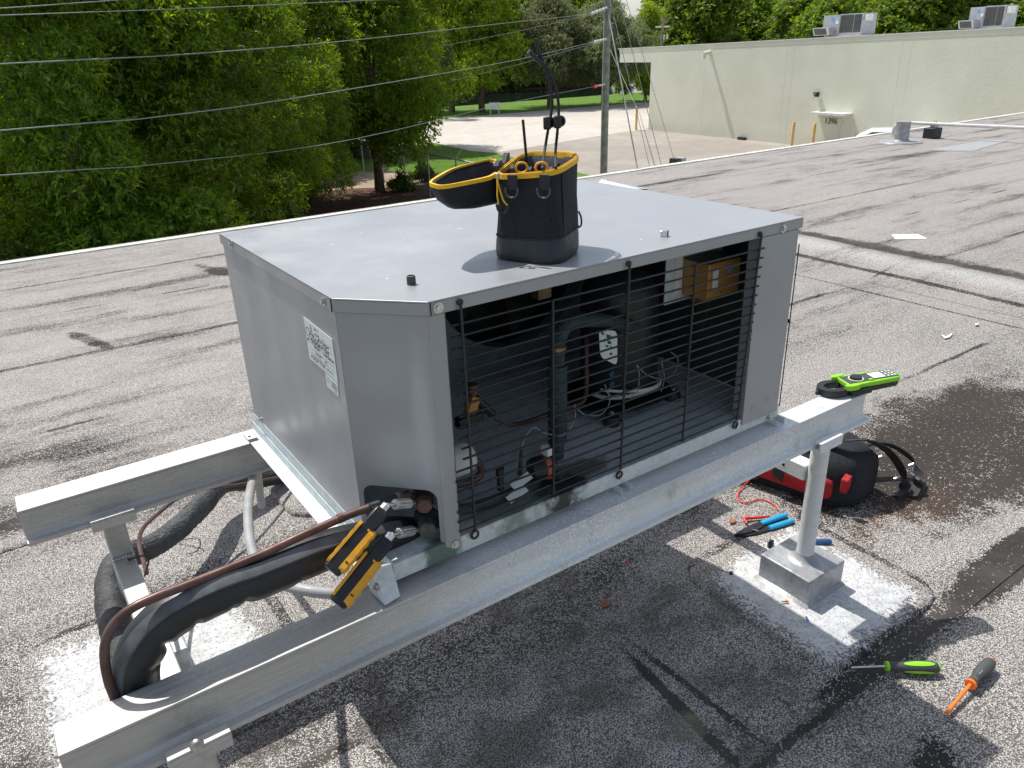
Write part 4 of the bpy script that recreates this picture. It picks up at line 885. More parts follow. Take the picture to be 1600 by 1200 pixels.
MB().lathe([(0,0),(.0175,0),(.016,.007),(0,.008)], Mx @ Matrix.Translation((.070,0,.0355)), 24).build('dial', M['black_plastic'], mt)
MB().box((.118,-.018,.0352),(.158,.018,.0362),Mx).build('display', M['sticker'], mt)
for i, (x, y) in enumerate(((.104,-.022),(.104,.022))): MB().box((x-.006,y-.004,.035),(x+.006,y+.004,.038),Mx).build('button', M['lime'], mt, bevel=.001)
for x in (.168,.180,.190):
    for y in (-.014,0,.014): MB().box((x-.003,y-.004,.0352),(x+.003,y+.004,.0364),Mx).build('button', M['sticker'], mt)

# ------------------------------------------------------------------ tools and bag on the roof
def lay(a, b, r): return V(a)+V((0,0,r)), V(b)+V((0,0,r))
def lathe_path(prof, a, b, n=18, fl=1.):
    a, b = V(a), V(b); ax = (b-a).normalized(); Mx = frame(a, V((0,0,1)), ax); rings = []
    for r, s in prof: rings.append([Mx @ V((r*fl*math.cos(t) if fl != 1 else r*math.cos(t), r*math.sin(t), s)) for t in [2*math.pi*k/n for k in range(n)]])
    return MB().loft(rings)
def driver(tipp, collar, end, r, shaft_m, shaft_r, grip_m, accent, label, tipm='steel', ins=False):
    z = G+r+.003; a, c, e = oz(*tipp, z), oz(*collar, z), oz(*end, z); a = V((a.x,a.y,G+.006+shaft_r)); 
    t = thing('screwdriver', V((c.x,c.y,G)), label, 'screwdriver', 'screwdrivers lying on the roof')
    if ins:
        MB().tube([a, c], [shaft_r*1.1, shaft_r], 12).build('insulated_shaft', shaft_m, t)
        MB().tube([a-(c-a).normalized()*.007, a], [.0012,.003], 8, flat=.4).build('blade', M['steel'], t)
    else:
        MB().tube([a+(c-a)*.08, c], shaft_r, 12).build('shaft', shaft_m, t); MB().tube([a, a+(c-a)*.08], [.001, shaft_r], 8).build('blade', M['black_plastic'], t)
    Lg = (e-c).length; d = (e-c).normalized()
    MB().tube([c-d*.0005, c+d*.007], [r*.82, r*.84], 18).build('collar', accent, t)
    lathe_path([(r*.80,.007),(r*.86,.012),(r*.74,.028),(r*.80,.040),(r*.98,.060),(r*1.02,Lg*.72),(r*.95,Lg*.88),(r*.78,Lg*.965),(r*.5,Lg*.985)], c, e, 20).build('handle', grip_m, t, smooth=60)
    lathe_path([(r*.70,Lg*.955),(r*.80,Lg*.972),(r*.72,Lg*.995),(r*.3,Lg*1.01),(0,Lg*1.012)], c, e, 18).build('end_cap', accent, t, smooth=60)
    return t, c, e, d, Lg
t, c, e, d, Lg = driver((1326,1039),(1384,1041),(1468,1043), .0165, M['chrome'], .0032, M['plugd'], M['lime'], 'screwdriver with lime green and black handle and bright shaft, lying left of the orange one')
up = V((0,0,1)); sd = d.cross(up)
for ang in (.25, 1.9, -1.4):
    mb = MB(); rings = []
    for k in range(13):
        s = k/12; x = .045+s*(Lg-.06); hw = .42*math.sin(math.pi*min(1,max(.02,s)))**.4
        rad = .0165*(.84+.18*min(1,s*2.5))*(1 if s < .8 else 1-.08*(s-.8)*5)+.0011
        o1 = []
        for j in range(5):
            a = ang+hw*(j/2-1)*1.; o1.append(c+d*x+(up*math.cos(a)+sd*math.sin(a))*rad)
        rings.append(o1)
    n5 = 5; mb.add([p for r in rings for p in r], [(k*n5+i,k*n5+i+1,(k+1)*n5+i+1,(k+1)*n5+i) for k in range(12) for i in range(4)])
    mb.build('green_inlay', M['lime'], t, smooth=60)
t, c, e, d, Lg = driver((1480,1110),(1516,1070),(1549,1033), .0175, M['orange'], .0048, M['plugd'], M['orange'], 'insulated screwdriver with orange shaft and black handle, lowest tool at the right', ins=True)
up = V((-.25,-.25,1)).normalized(); sd = d.cross(up)
p = c+d*.020+up*.0140; mb = MB()
for k in range(4): mb.add([p+d*(-.005+.003*k)+sd*-.0045, p+d*(-.0032+.003*k)+sd*-.0045, p+d*(-.0032+.003*k)+sd*.0045, p+d*(-.005+.003*k)+sd*.0045], [(0,1,2,3)])
mb.build('orange_emblem', M['orange'], t, smooth=0)
mb = MB()
for k in range(9): mb.add([p+d*(.022+.0035*k)+sd*-.0012+up*.0034, p+d*(.0245+.0035*k)+sd*-.0012+up*.0034, p+d*(.0245+.0035*k)+sd*.0012+up*.0034, p+d*(.022+.0035*k)+sd*.0012+up*.0034], [(0,1,2,3)])
mb.build('printed_text', M['conduit_grey'], t, smooth=0)
for k in range(6):
    q = c+d*(.045+.006*k)+sd*.0155+up*.006
    MB().tube(spline([q-d*.006+up*.004, q, q-d*.006-up*.005],3), .0011, 5).build('grip_rib', M['black_plastic'], t)

# crimping pliers
pl = thing('wire_strippers', oz(1175,826,G), 'wire stripping pliers with bright blue handles beside the post base', 'pliers')
zp_ = G+.023
for tip_, mid, a, b in (((1147,837),(1190,826),(1189,818),(1229,804)), ((1146,838),(1196,829),(1202,825),(1240,813))):
    P0, P1, P2, P3 = oz(*tip_,zp_), oz(*mid,zp_), oz(*a,zp_), oz(*b,zp_)
    MB().tube([P2, P2.lerp(P3,.15), P2.lerp(P3,.85), P3], [.0095,.0105,.0105,.007], 14, flat=.8).build('handle', M['cyan'], pl, smooth=60)
def flatpoly(pts, z0, z1): return MB().loft([[V((*oz(u,v,z0).xy,z0)) for u,v in pts],[V((*oz(u,v,z0).xy,z1)) for u,v in pts]])
flatpoly([(1146,837),(1160,828),(1172,822),(1187,816),(1193,824),(1178,831),(1160,836)], G+.021, G+.026).build('jaw', M['black_plastic'], pl, bevel=.001)
flatpoly([(1146,839),(1164,833),(1180,829),(1200,822),(1205,829),(1185,835),(1160,839)], G+.0165, G+.0208).build('jaw', M['black_plastic'], pl, bevel=.001)
MB().box((-.010,-.0016,0),(.010,.0016,.003), Matrix.Translation(oz(1180,829,G+.026)) @ Matrix.Rotation(-1.0,4,'Z')).build('return_spring', M['steel'], pl)
for u, v in ((1166,828),(1172,826),(1176,824),(1162,832)): MB().lathe([(0,0),(.0018,0),(.0018,.001),(0,.001)], Matrix.Translation(oz(u,v,G+.0262)), 8).build('stripping_notch', M['plugd'], pl)
# red test lead
tl = thing('test_lead', oz(1160,810,G), 'red test lead with angled probe tip snaking out from the black tool bag', 'test lead')
MB().tube(spline([oz(1215,797,G+.006),oz(1211,790,G+.005),oz(1200,783,G+.005),oz(1185,780,G+.005),oz(1170,785,G+.005),oz(1158,784,G+.005),oz(1153,775,G+.005),oz(1158,763,G+.008),oz(1170,751,G+.02),oz(1178,741,G+.05),oz(1181,730,G+.07)],8), .0026, 8).build('cable', M['red_rubber'], tl)
MB().tube([oz(1203,807,G+.010), oz(1180,809,G+.010), oz(1163,810,G+.012)], [.0035,.005,.006], 12).build('probe_handle', M['red_rubber'], tl)
MB().tube([oz(1162,809,G+.012), oz(1167,818,G+.008)], [.0055,.004], 12).build('probe_tip', M['red_rubber'], tl)
MB().tube([oz(1167,818,G+.008), oz(1172,823,G+.010)], [.001,.0008], 6).build('needle', M['steel'], tl)
# dark blue tool behind post base
t = thing('blue_handled_tool', oz(1285,846,G), 'tool with dark blue grip lying behind the post base', 'hand tool')
MB().tube([oz(1272,846,G+.024), oz(1277,846,G+.024), oz(1296,846,G+.024), oz(1299,846,G+.024)], [.008,.0095,.0095,.007], 14).build('grip', M['blue_dark'], t)
MB().tube([oz(1272,846,G+.024), oz(1248,848,G+.022)], .004, 8).build('shank', M['steel'], t)
# metal fitting left of the pedestal
fz = thing('metal_fitting', oz(1200,850,G), 'small dark metal clip fitting leaning at the left corner of the post base', 'fitting')
Mx = Matrix.Translation(oz(1200,853,G+.012)) @ Matrix.Rotation(.4,4,'Z')
MB().box((-.016,-.004,0),(.016,.0,.028),Mx).build('plate', M['steel'], fz); MB().box((-.014,-.016,.0),(-.010,-.004,.03),Mx).box((.006,-.016,.0),(.010,-.004,.024),Mx).build('side_lug', M['black_plastic'], fz)
for px_ in (-.004,.006): MB().lathe([(0,0),(.004,0),(.004,.006),(0,.006)], Mx @ Matrix.Translation((px_,-.004,.018)) @ Matrix.Rotation(math.pi/2,4,'X'), 10).build('screw', M['chrome'], fz)
# crimp terminals
def terminal(u, v, ang, m, label):
    p = oz(u, v, G+(.019 if u > 1100 else .002)); t = thing('crimp_terminal', p, label, 'wire connector'); Mx = Matrix.Translation(p) @ Matrix.Rotation(ang,4,'Z')
    MB().tube([Mx @ V((0,0,.003)), Mx @ V((.011,0,.003))], .0032, 10).build('sleeve', m, t)
    MB().box((-.010,-.0028,.0022),(0,.0028,.0034),Mx).build('tongue', M['chrome'], t)
terminal(1226,941,-.6, M['red_rubber'], 'red crimp terminal on the white roof patch touching the post base front')
terminal(1261,968,-2.2, M['logo_blue'], 'blue crimp terminal on the white patch in front of the post base')
terminal(976,879,-.5, M['red_rubber'], 'red and white crimp terminal on the dark roof below the front beam')
tag(MB().lathe([(0,0),(.007,.001),(.006,.006),(.002,.008),(0,.008)], Matrix.Translation(oz(1142,897,G+.014)), 10).build('bitumen_crumb', M['black_plastic']), 'black crumb on the roof patch left of the post base', 'debris')
tag(MB().lathe([(0,0),(.008,.0005),(.006,.002),(0,.0025)], Matrix.Translation(oz(684,1077,G+.002)), 12).build('roof_nail_head', M['plugd']), 'dark round nail head in the shaded roof below the beam', 'nail')

# black and red tool bag
tb = thing('tool_bag', (1.9,.42,G), 'large black tool bag with red front panels lying behind the right post', 'tool bag')
fA, fB, fC, fD = V((1.745,.60,0)), V((1.855,.150,0)), V((2.13,.175,0)), V((2.03,.70,0))
def tbr(z, s, rnd=.16, sh=V((0,0,0))):
    c = (fA+fB+fC+fD)/4; q = [c+(p-c)*s for p in (fA,fB,fC,fD)]
    return [p+V((0,0,G+z))+sh for p in chaikin(q,3,rnd)]
rings = [tbr(.0,.90), tbr(.01,.99), tbr(.05,1.04), tbr(.11,1.02), tbr(.16,.97), tbr(.19,.88), tbr(.205,.70,.16,V((.01,0,0))), tbr(.21,.35)]
rs = random.Random(2)
for k, r in enumerate(rings):
    for i in range(len(r)): r[i] = r[i]+V((math.sin(i*1.1+k*.8),math.cos(i*.8+k*1.7),math.sin(i*.6+k)*.7))*.007
MB().loft(rings).build('bag_body', M['black_fabric'], tb, smooth=60)
nrm = (fB-fA).cross(V((0,0,1))).normalized(); nrm = nrm if nrm.dot(CAM-fA) > 0 else -nrm
def panel(s0, s1, z0, z1, z0b, z1b, out, name, m):
    P = [fA.lerp(fB,s0)+V((0,0,G+z0)), fA.lerp(fB,s1)+V((0,0,G+z0b)), fA.lerp(fB,s1)+V((0,0,G+z1b)), fA.lerp(fB,s0)+V((0,0,G+z1))]
    P = chaikin(P,2,.12); c = sum(P,V())/len(P); return MB().loft([[p+nrm*.004 for p in P],[p+nrm*out for p in P],[c+(p-c)*.9+nrm*(out+.007) for p in P]]).build(name, m, tb, smooth=50)
panel(.12,.88,.055,.115,.045,.135,.018,'front_pocket',M['red_fabric'])
panel(.15,.62,.135,.158,.135,.165,.014,'red_trim',M['red_fabric'])
panel(.40,.50,.08,.19,.06,.19,.024,'flap',M['webbing'])
n2 = (fC-fB).cross(V((0,0,1))).normalized(); n2 = n2 if n2.dot(CAM-fB) > 0 else -n2
P = [fB.lerp(fC,-.04)+V((0,0,G+.09)), fB.lerp(fC,.05)+V((0,0,G+.12)), fB.lerp(fC,.06)+V((0,0,G+.16)), fB.lerp(fC,-.04)+V((0,0,G+.145))]
MB().loft([[p-n2*.03 for p in P],[p-n2*.002 for p in P]]).build('red_end_panel', M['red_fabric'], tb, bevel=.004)
def strap(pts, wd, name, m='webbing', par=None, upv=V((0,0,1))):
    P = spline(pts, 6); mb = MB(); rings = []
    for i, p in enumerate(P):
        t = (P[min(i+1,len(P)-1)]-P[max(i-1,0)]).normalized(); s = t.cross(upv).normalized()*wd; nn_ = t.cross(s).normalized()*.0018
        rings.append([p-s-nn_, p+s-nn_, p+s+nn_, p-s+nn_])
    return mb.loft(rings).build(name, M[m], par or tb, smooth=60)
strap([V((1.90,.30,G+.205)),V((1.93,.24,G+.245)),V((2.02,.20,G+.235)),V((2.12,.17,G+.17)),V((2.17,.13,G+.09)),V((2.16,.10,G+.03)),V((2.10,.10,G+.012))], .022, 'shoulder_strap', upv=V((.3,.3,.9)))
strap([V((2.14,.30,G+.12)),V((2.24,.24,G+.13)),V((2.29,.15,G+.08)),V((2.24,.09,G+.03)),V((2.15,.06,G+.012))], .018, 'shoulder_strap', upv=V((.5,.4,.7)))
strap([V((1.80,.50,G+.205)),V((1.82,.42,G+.235)),V((1.85,.33,G+.235)),V((1.88,.26,G+.20))], .014, 'carry_handle')
mb = MB(); mb.box((-.03,-.018,-.006),(.03,.018,.006), Matrix.Translation(V((2.22,.09,G+.05))) @ Matrix.Rotation(1.1,4,'Z') @ Matrix.Rotation(.8,4,'X')); mb.build('strap_buckle', M['plugd'], tb, bevel=.003)
for q in ((2.10,.19,.14),(2.20,.12,.10),(2.15,.14,.05)): MB().tube([V((q[0],q[1],G+q[2])),V((q[0]+.012,q[1]-.012,G+q[2]+.01))], .005, 8).build('strap_clip', M['steel'], tb)
# contents and loose cables at the left end of the bag
MB().tube(spline([V((1.80,.60,G+.16)),V((1.74,.60,G+.10)),V((1.72,.57,G+.05)),V((1.76,.50,G+.03)),V((1.80,.46,G+.05)),V((1.80,.47,G+.10))],6), .006, 8).build('cable_loop', M['plugd'], tb)
for i in range(5):
    a = V((1.76+.02*i,.62-.01*i,G+.19)); MB().tube(spline([a, a+V((-.05,.02,-.02-.02*i)), a+V((-.08,-.02,-.10)), a+V((-.03,-.06,-.13))],4), .005, 8).build('loose_cable', M['rubber'], tb)
MB().tube([V((1.835,.385,G+.175)),V((1.815,.36,G+.10))], .008, 10).tube([V((1.815,.36,G+.10)),V((1.812,.357,G+.085))], .005, 8).build('marker_pen', M['black_plastic'], tb)
MB().lathe([(0,-.004),(.012,-.004),(.013,0),(.012,.004),(0,.004)], Matrix.Translation(V((1.765,.53,G+.13))) @ Matrix.Rotation(1.2,4,'X'), 14).build('red_cap', M['red_rubber'], tb)
pg = oz(1315,680,-.42); MB().tube([pg+V((0,0,.012)),pg+V((.004,.004,-.022))], [.011,.010], 12, flat=.6).build('yellow_green_grip', M['lime'], tb).data.materials[0] = mat('acid_yellow',(.62,.62,.03),.4)
MB().tube([pg+V((0,0,-.02)),V((1.93,.30,G+.19))], .006, 8).build('tool_shank', M['black_plastic'], tb)
P = [V((1.98,.74,G+.03)),V((2.10,.70,G+.03)),V((2.10,.71,G+.21)),V((1.98,.76,G+.21))]
MB().loft([P,[p+V((-.02,.10,-.02)) for p in P]]).build('red_back_pocket', M['red_fabric'], tb, bevel=.01)

# ------------------------------------------------------------------ neighbouring building
na = oz(1013,203,L); nd = V((-.0807,-.9967,0)).normalized(); nn_out = V((-nd.y*-1,-nd.x,0)) 
nout = V((nd.y, -nd.x, 0)); nout = nout if nout.dot(CAM-na) > 0 else -nout
def NB(s, o, z): p = na+nd*s+nout*o; return V((p.x, p.y, z))
def ztop(s): return .80+.014*(s+3)
mw = bpy.data.materials.new('khaki_stucco_wall'); n = NT(mw)
c = n.mix(n.rng(n.noise(.6,5,.6), .3,.7), (.68,.69,.565), (.74,.75,.62)); c = n.mix(n.math('MULTIPLY', n.rng(n.noise(.35,4,.6,vec=n.mapv((1,1,2.5),(3,3,0))), .5,.68), .35), c, (.75,.76,.66))
c = n.mix(n.rng(n.xyz()[2], -4.4, -3.6, .35, 0), c, (.52,.51,.43)); n.set(col=c, rough=.85, spec=.2); n.bump(n.noise(9,6,.7), .35, .03); M['stucco'] = mw
nb = thing('neighbour_building', NB(20,-10,L), 'long beige stucco building across the concrete lot with units on its roof', 'building')
def nbox(s0, s1, o0, o1, z0, z1, mb=None, z1b=None, z0b=None):
    z1b = z1 if z1b is None else z1b; z0b = z0 if z0b is None else z0b; mb = mb or MB()
    P0 = [NB(s0,o0,z0),NB(s1,o0,z0b),NB(s1,o1,z0b),NB(s0,o1,z0)]; P1 = [NB(s0,o0,z1),NB(s1,o0,z1b),NB(s1,o1,z1b),NB(s0,o1,z1)]
    return mb.loft([P0,P1])
nbox(0,60,-28,0,L,ztop(0)-.25,z1b=ztop(60)-.25).build('wall', M['stucco'], nb, smooth=0)
nbox(-3.5,60,-28,.012,ztop(-3.5)-.245,ztop(-3.5)-.03,z1b=ztop(60)-.03,z0b=ztop(60)-.245).build('roof_fascia', M['stucco'], nb, smooth=0)
nbox(-3.45,-.002,-28,.0,-.10,ztop(-3.5)-.25,z1b=ztop(0)-.25).build('eave_beam', M['stucco'], nb, smooth=0)
nbox(-3.65,60,-28,.036,ztop(-3.5)-.028,ztop(-3.5)+.03,z1b=ztop(60)+.03,z0b=ztop(60)-.028).build('roof_edge', M['white_paint'], nb, smooth=0)
for s in (11.6, 12.1, 18.6, 19.1, 28.4, 29.2, 5.2): nbox(s,s+.05,.0,.004,L+.1,ztop(s)-.27).build('wall_joint', M['stucco'], nb, smooth=0)
sp_ = NB(5.6,.0,.45); MB().cyl(sp_, NB(5.6,.55,.38), .12, 12).cyl(NB(5.6,.48,.40),NB(5.6,.50,.12),.12,12).build('roof_scupper', M['stucco'], nb)
MB().box((-.1,-.1,-.1),(.1,.16,.14), Matrix.Translation(NB(14.1,.14,-1.78))).cyl(NB(14.1,.1,-1.7),NB(14.1,.36,-1.86),.09,10).build('wall_lamp', M['rubber'], nb, bevel=.02)
MB().lathe([(0,0),(.09,0),(.07,.05),(0,.06)], frame(NB(14.1,.36,-1.88),(0,0,1),(-.6,-.2,-.7)), 12).build('lamp_lens', M['white_paint'], nb)
nbox(14.2,16.4,0,.62,-2.75,-2.62).build('door_canopy', M['white_paint'], nb, smooth=0, bevel=.01)
nbox(14.55,15.75,.0,.03,L,-2.95).build('door', M['stucco'], nb, smooth=0)
fc = bpy.data.curves.new('house_number','FONT'); fc.body = '1396'; fc.size = .42; fc.extrude = .008; fc.align_x = 'CENTER'
fo = bpy.data.objects.new('tmp', fc); COL.objects.link(fo); dg = bpy.context.evaluated_depsgraph_get(); me = bpy.data.meshes.new_from_object(fo.evaluated_get(dg)); bpy.data.objects.remove(fo)
me.materials.append(M['print_ink']); ho = bpy.data.objects.new('house_number', me); COL.objects.link(ho)
Mx = Matrix((nd, V((0,0,1)), nout)).transposed().to_4x4(); Mx.translation = NB(15.15,.045,-3.22); 
for v_ in me.vertices: v_.co = Mx @ v_.co
setp(ho, nb)
# rooftop packaged units
def rtu(s, o, wid, label, hs=.85):
    z0 = ztop(s)-.05; c = NB(s, o, z0); t = thing('rooftop_unit', c, label, 'air conditioning unit', 'packaged units on the neighbouring roof')
    def B(a0,a1,b0,b1,z0_,z1_,name,m,par=None): return nbox(s+a0,s+a1,o+b0,o+b1,z0+z0_*hs,z0+z1_*hs).build(name, m, par or t, smooth=0)
    B(.1,wid-.1,-1.1,-.1,0,.28,'curb',M['white_paint'])
    B(0,wid*.42,-1.2,0,.28,1.55,'cabinet',M['unit_grey']); B(wid*.42,wid,-1.2,-.02,.28,1.58,'condenser_section',M['unit_grey'])
    B(wid*.45,wid*.76,-.0199,.012,.42,1.50,'coil_panel',M['coil_dark']); B(wid*.79,wid*.96,-.0199,.012,.42,1.50,'coil_panel',M['coil_dark'])
    hd = MB(); hd.loft([[NB(s-.22,o+.02,z0+.30*hs),NB(s+wid*.33,o+.02,z0+.30*hs),NB(s+wid*.33,o+.45,z0+.30*hs),NB(s-.22,o+.45,z0+.30*hs)],[NB(s-.22,o+.02,z0+.80*hs),NB(s+wid*.33,o+.02,z0+.80*hs),NB(s+wid*.33,o+.62,z0+.78*hs),NB(s-.22,o+.62,z0+.78*hs)]])
    hdo = hd.build('intake_hood', M['unit_grey'], t, smooth=0)
    hm = MB(); hm.add([NB(s-.14,o+.475,z0+.34*hs),NB(s+wid*.27,o+.475,z0+.34*hs),NB(s+wid*.27,o+.612,z0+.72*hs),NB(s-.14,o+.612,z0+.72*hs)],[(0,1,2,3)]); hm.build('hood_mesh', M['coil_dark'], hdo, smooth=0)
    B(wid*.20,wid*.27,.001,.012,1.22,1.40,'blue_mark',M['logo_blue']); B(wid*.33,wid*.40,.001,.012,.98,1.16,'white_label',M['paper'])
    B(wid+.02,wid+.22,-.6,-.1,1.1,1.5,'side_box',M['white_paint'])
def sat(u, o):
    r_ = ray(u, 40); q = na+nout*o; t = (q-CAM).dot(nout)/r_.dot(nout); P_ = CAM+r_*t; return (P_-q).dot(nd)
rtu(sat(1286,-4.5),-4.5,sat(1347,-4.5)-sat(1286,-4.5),'left packaged unit on the neighbouring roof, above the door canopy')
rtu(sat(1512,-9),-9,sat(1566,-9)-sat(1512,-9),'right packaged unit on the neighbouring roof, near the edge of the photo')
# bollards
def bollard(p, h, label):
    t = thing('bollard', p, label, 'bollard', 'yellow bollards by the neighbouring building')
    MB().lathe([(.085,0),(.085,h-.06),(.06,h-.015),(0,h)], Matrix.Translation(p), 14).build('post', M['bollard_yellow'], t); MB().lathe([(.14,0),(.12,.04),(.086,.06)], Matrix.Translation(p), 14).build('base', M['lot'], t)
bollard(NB(13.3,.75,L), 1.35, 'pale yellow bollard left of the door canopy, left one of the pair'); bollard(NB(14.7,.75,L), 1.35, 'pale yellow bollard right of its twin, under the door canopy')
bollard(NB(-.5,.7,L), 1.55, 'pale yellow bollard at the far left corner of the beige building')
bt = thing('wall_vent', NB(8.9,.1,L), 'small dark vent at the foot of the beige wall', 'vent'); nbox(8.7,9.2,.01,.25,L+.01,L+.16).build('vent_body', M['rubber'], bt)
# small equipment box just past our roof edge
t = thing('utility_box', oz(1058,258,-3.2), 'small grey metal box standing beyond the roof edge near the concrete lot', 'box'); p = oz(1058,262,-3.45)
MB().box((-.24,-.2,L-p.z),(.0,.2,.36),Matrix.Translation(p)).build('cabinet_side', M['coil_dark'], t); MB().box((.003,-.2,L-p.z),(.26,.2,.37),Matrix.Translation(p)).build('cabinet_front', M['unit_grey'], t)
# white car
cp_ = V((36.55,19.9,L-.06)); ca = thing('parked_car', cp_, 'white car parked by the beige wall, only its roof and glass showing over our roof', 'car')
Mx = Matrix.Translation(cp_) @ Matrix.Rotation(math.radians(-62),4,'Z')
def carsec(x, hw, z0, z1, rnd=.12): return [Mx @ V((x, y, z)) for y, z in ((-hw,z0),(-hw,z1-rnd),(-hw+rnd,z1),(hw-rnd,z1),(hw,z1-rnd),(hw,z0))]
MB().loft([carsec(-2.25,.70,.35,.75),carsec(-2.1,.86,.25,.95),carsec(-1.2,.90,.22,1.02),carsec(1.0,.90,.22,1.04),carsec(2.0,.86,.25,.92),carsec(2.3,.68,.35,.72)]).build('body', M['car_white'], ca, smooth=50, bevel=.03)
MB().loft([carsec(-1.75,.72,.98,1.06,.05),carsec(-.95,.66,1.0,1.48,.16),carsec(.2,.66,1.0,1.53,.16),carsec(1.25,.66,1.0,1.40,.14),carsec(1.95,.74,.95,1.02,.05)]).build('roof', M['car_white'], ca, smooth=50, bevel=.03)
for s_ in (-1,1): MB().add([Mx @ V((-1.35,.715*s_,1.10)),Mx @ V((1.5,.725*s_,1.10)),Mx @ V((1.0,.672*s_,1.38)),Mx @ V((-.85,.672*s_,1.38))],[(0,1,2,3)]).build('side_window', M['glass_dark'], ca, smooth=0)
MB().add([Mx @ V((-1.70,-.6,1.09)),Mx @ V((-1.70,.6,1.09)),Mx @ V((-1.03,.54,1.43)),Mx @ V((-1.03,-.54,1.43))],[(0,1,2,3)]).build('rear_window', M['glass_dark'], ca, smooth=0)
for wx in (-1.35,1.4):
    for wy in (-.86,.70): MB().cyl(Mx @ V((wx,wy,.32)), Mx @ V((wx,wy+.16,.32)), .32, 18).build('wheel', M['rubber'], ca)

# ------------------------------------------------------------------ utility pole, wires
pb = oz(943,274,L); pole = thing('utility_pole', pb, 'tall weathered wooden utility pole beside the concrete lot', 'utility pole')
pt = pb+V((.10,.0,13.2)); MB().tube([pb+V((0,0,0)), pb.lerp(pt,.5), pt], [.17,.155,.13], 16).build('shaft', M['wood_pole'], pole)
def pz(v): # height on the pole at image row v
    best = min(((abs(CAM_px(pb.lerp(pt, t/400)).y-v), t) for t in range(400)), key=lambda q: q[0]); return pb.lerp(pt, best[1]/400)
def CAM_px(P):
    d = Rm.transposed() @ (P-CAM); return V((800+FPX*d.x/-d.z, 600-FPX*d.y/-d.z))
toL = (V((-14,-.4,0))-V((pb.x,pb.y,0))).normalized()
def onplane(u, v):  # point on the vertical plane of the wires
    r = ray(u, v); nn2 = V((toL.y,-toL.x,0)); t = (pb-CAM).dot(nn2)/r.dot(nn2); return CAM+r*t
ins_ = []
for (v0, v1, ul) in ((12,22,922),(62,66,926),(132,135,930)):
    a = pz(v0)+toL*.12; b = onplane(ul, v1); 
    mb = MB(); P_ = [a.lerp(b,t/10) for t in range(11)]; mb.tube(P_, [.03 if k%2 else .065 for k in range(11)] if v0 < 100 else [.03]*11, 8); mb.build('insulator', M['porcelain'], pole)
    ins_.append(b)
MB().tube([onplane(934,134), onplane(928,136)], .055, 8).build('splice_sleeve', M['red_rubber'], pole)
def wire(pts, r, label, start=None):
    P = [start] if start is not None else []
    P += [onplane(u, v) for u, v in pts]
    e = P[-1]+(P[-1]-P[-2]).normalized()*14; P.append(e)
    return tag(MB().tube(spline(P,5), r, 5).build('overhead_wire', M['wire_alu']), label, 'wire', 'overhead wires strung from the utility pole')
wire([(800,35),(560,62),(300,84),(0,100)], .008, 'overhead wire running from the pole top, third wire down at the left edge', ins_[0])
wire([(800,95),(500,147),(250,182),(0,204)], .009, 'overhead wire starting halfway up the pole and crossing the dark trees', ins_[1])
wire([(800,160),(550,218),(250,256),(0,274)], .0065, 'lowest overhead wire crossing the trees just above the roof edge', ins_[2])
def wire2(pts, r, label):
    P = [onplane(u, v) for u, v in pts]; P = [P[0]+(P[0]-P[1]).normalized()*12]+P+[P[-1]+(P[-1]-P[-2]).normalized()*12]
    return tag(MB().tube(spline(P,5), r, 5).build('overhead_wire', M['wire_alu']), label, 'wire', 'overhead wires strung from the utility pole')
wire2([(590,0),(300,13),(0,24)], .0062, 'overhead wire in the upper left, second wire down at the left edge')
wire2([(185,0),(90,7),(0,13)], .0062, 'topmost overhead wire in the upper left corner')
for (a, b, lab) in (((922,24),(690,72),'thin wire dropping from the upper pole insulator behind the trees'),((924,69),(700,128),'thin wire dropping from the middle pole insulator toward the trees')):
    A_ = onplane(*a); B_ = oz(b[0], b[1], A_.z-.6) if False else CAM+ray(*b)*((A_-CAM).length*1.15/ray(*b).length)
    tag(MB().tube([A_, A_.lerp(B_,.5)+V((0,0,-.05)), B_], .011, 5).build('overhead_wire', M['wire_alu']), lab, 'wire', 'overhead wires strung from the utility pole')
for i, (v0, u1, v1, r, lab) in enumerate(((14,1003,300,.030,'thickest guy wire slanting down from the pole top to the right'),(0,1022,290,.014,'second guy wire from the pole top, fine strand'),(-40,1040,284,.014,'third guy wire from the pole top, fine strand'),(-60,1062,278,.012,'rightmost fine guy wire crossing the corner of the beige building'),(66,1000,180,.024,'short guy wire from the middle of the pole to the lot'))):
    a = pb.lerp(pt, .0)+(pt-pb)*0 if False else pz(max(v0,1)) + (V((0,0,.4+(-v0)*.03)) if v0 < 1 else V())
    b = oz(u1, v1, L); tag(MB().tube([a, b], r, 6).build('guy_wire', M['guy_steel']), lab, 'wire', 'guy wires of the utility pole')
MB().tube([pz(132)+V((.16,0,.2)), pz(132)+V((.16,0,-1.2))], .03, 8).build('conduit', M['wood_pole'], pole)
# distant poles
for (u, v, dist, v1, lab) in ((1036,24,75,78,'distant utility pole with crossarm left of the beige building corner'),(1367,16,105,60,'distant utility pole right of the left rooftop unit'),(1414,22,115,60,'distant utility pole between the two rooftop units')):
    d = ray(u, v); p = CAM+d*(dist/d.length); base = V((p.x,p.y,L)); t = thing('utility_pole', base, lab, 'utility pole', 'distant utility poles')
    MB().tube([base, p], [.15,.11], 10).build('shaft', M['bark_pale'], t)
    pp_ = V((-d.y*0+d.y, -d.x, 0)).normalized()
    MB().tube([p-pp_*.6-V((0,0,.9)), p+pp_*.6-V((0,0,.9))], .07, 6).build('crossarm', M['porcelain'], t)
    for zz_ in (1.9,3.3):
        for s_ in (.15,.45): MB().cyl(p+pp_*s_-V((0,0,zz_)), p+pp_*s_-V((0,0,zz_-.35)), .08, 8).build('insulator', M['porcelain'], t)
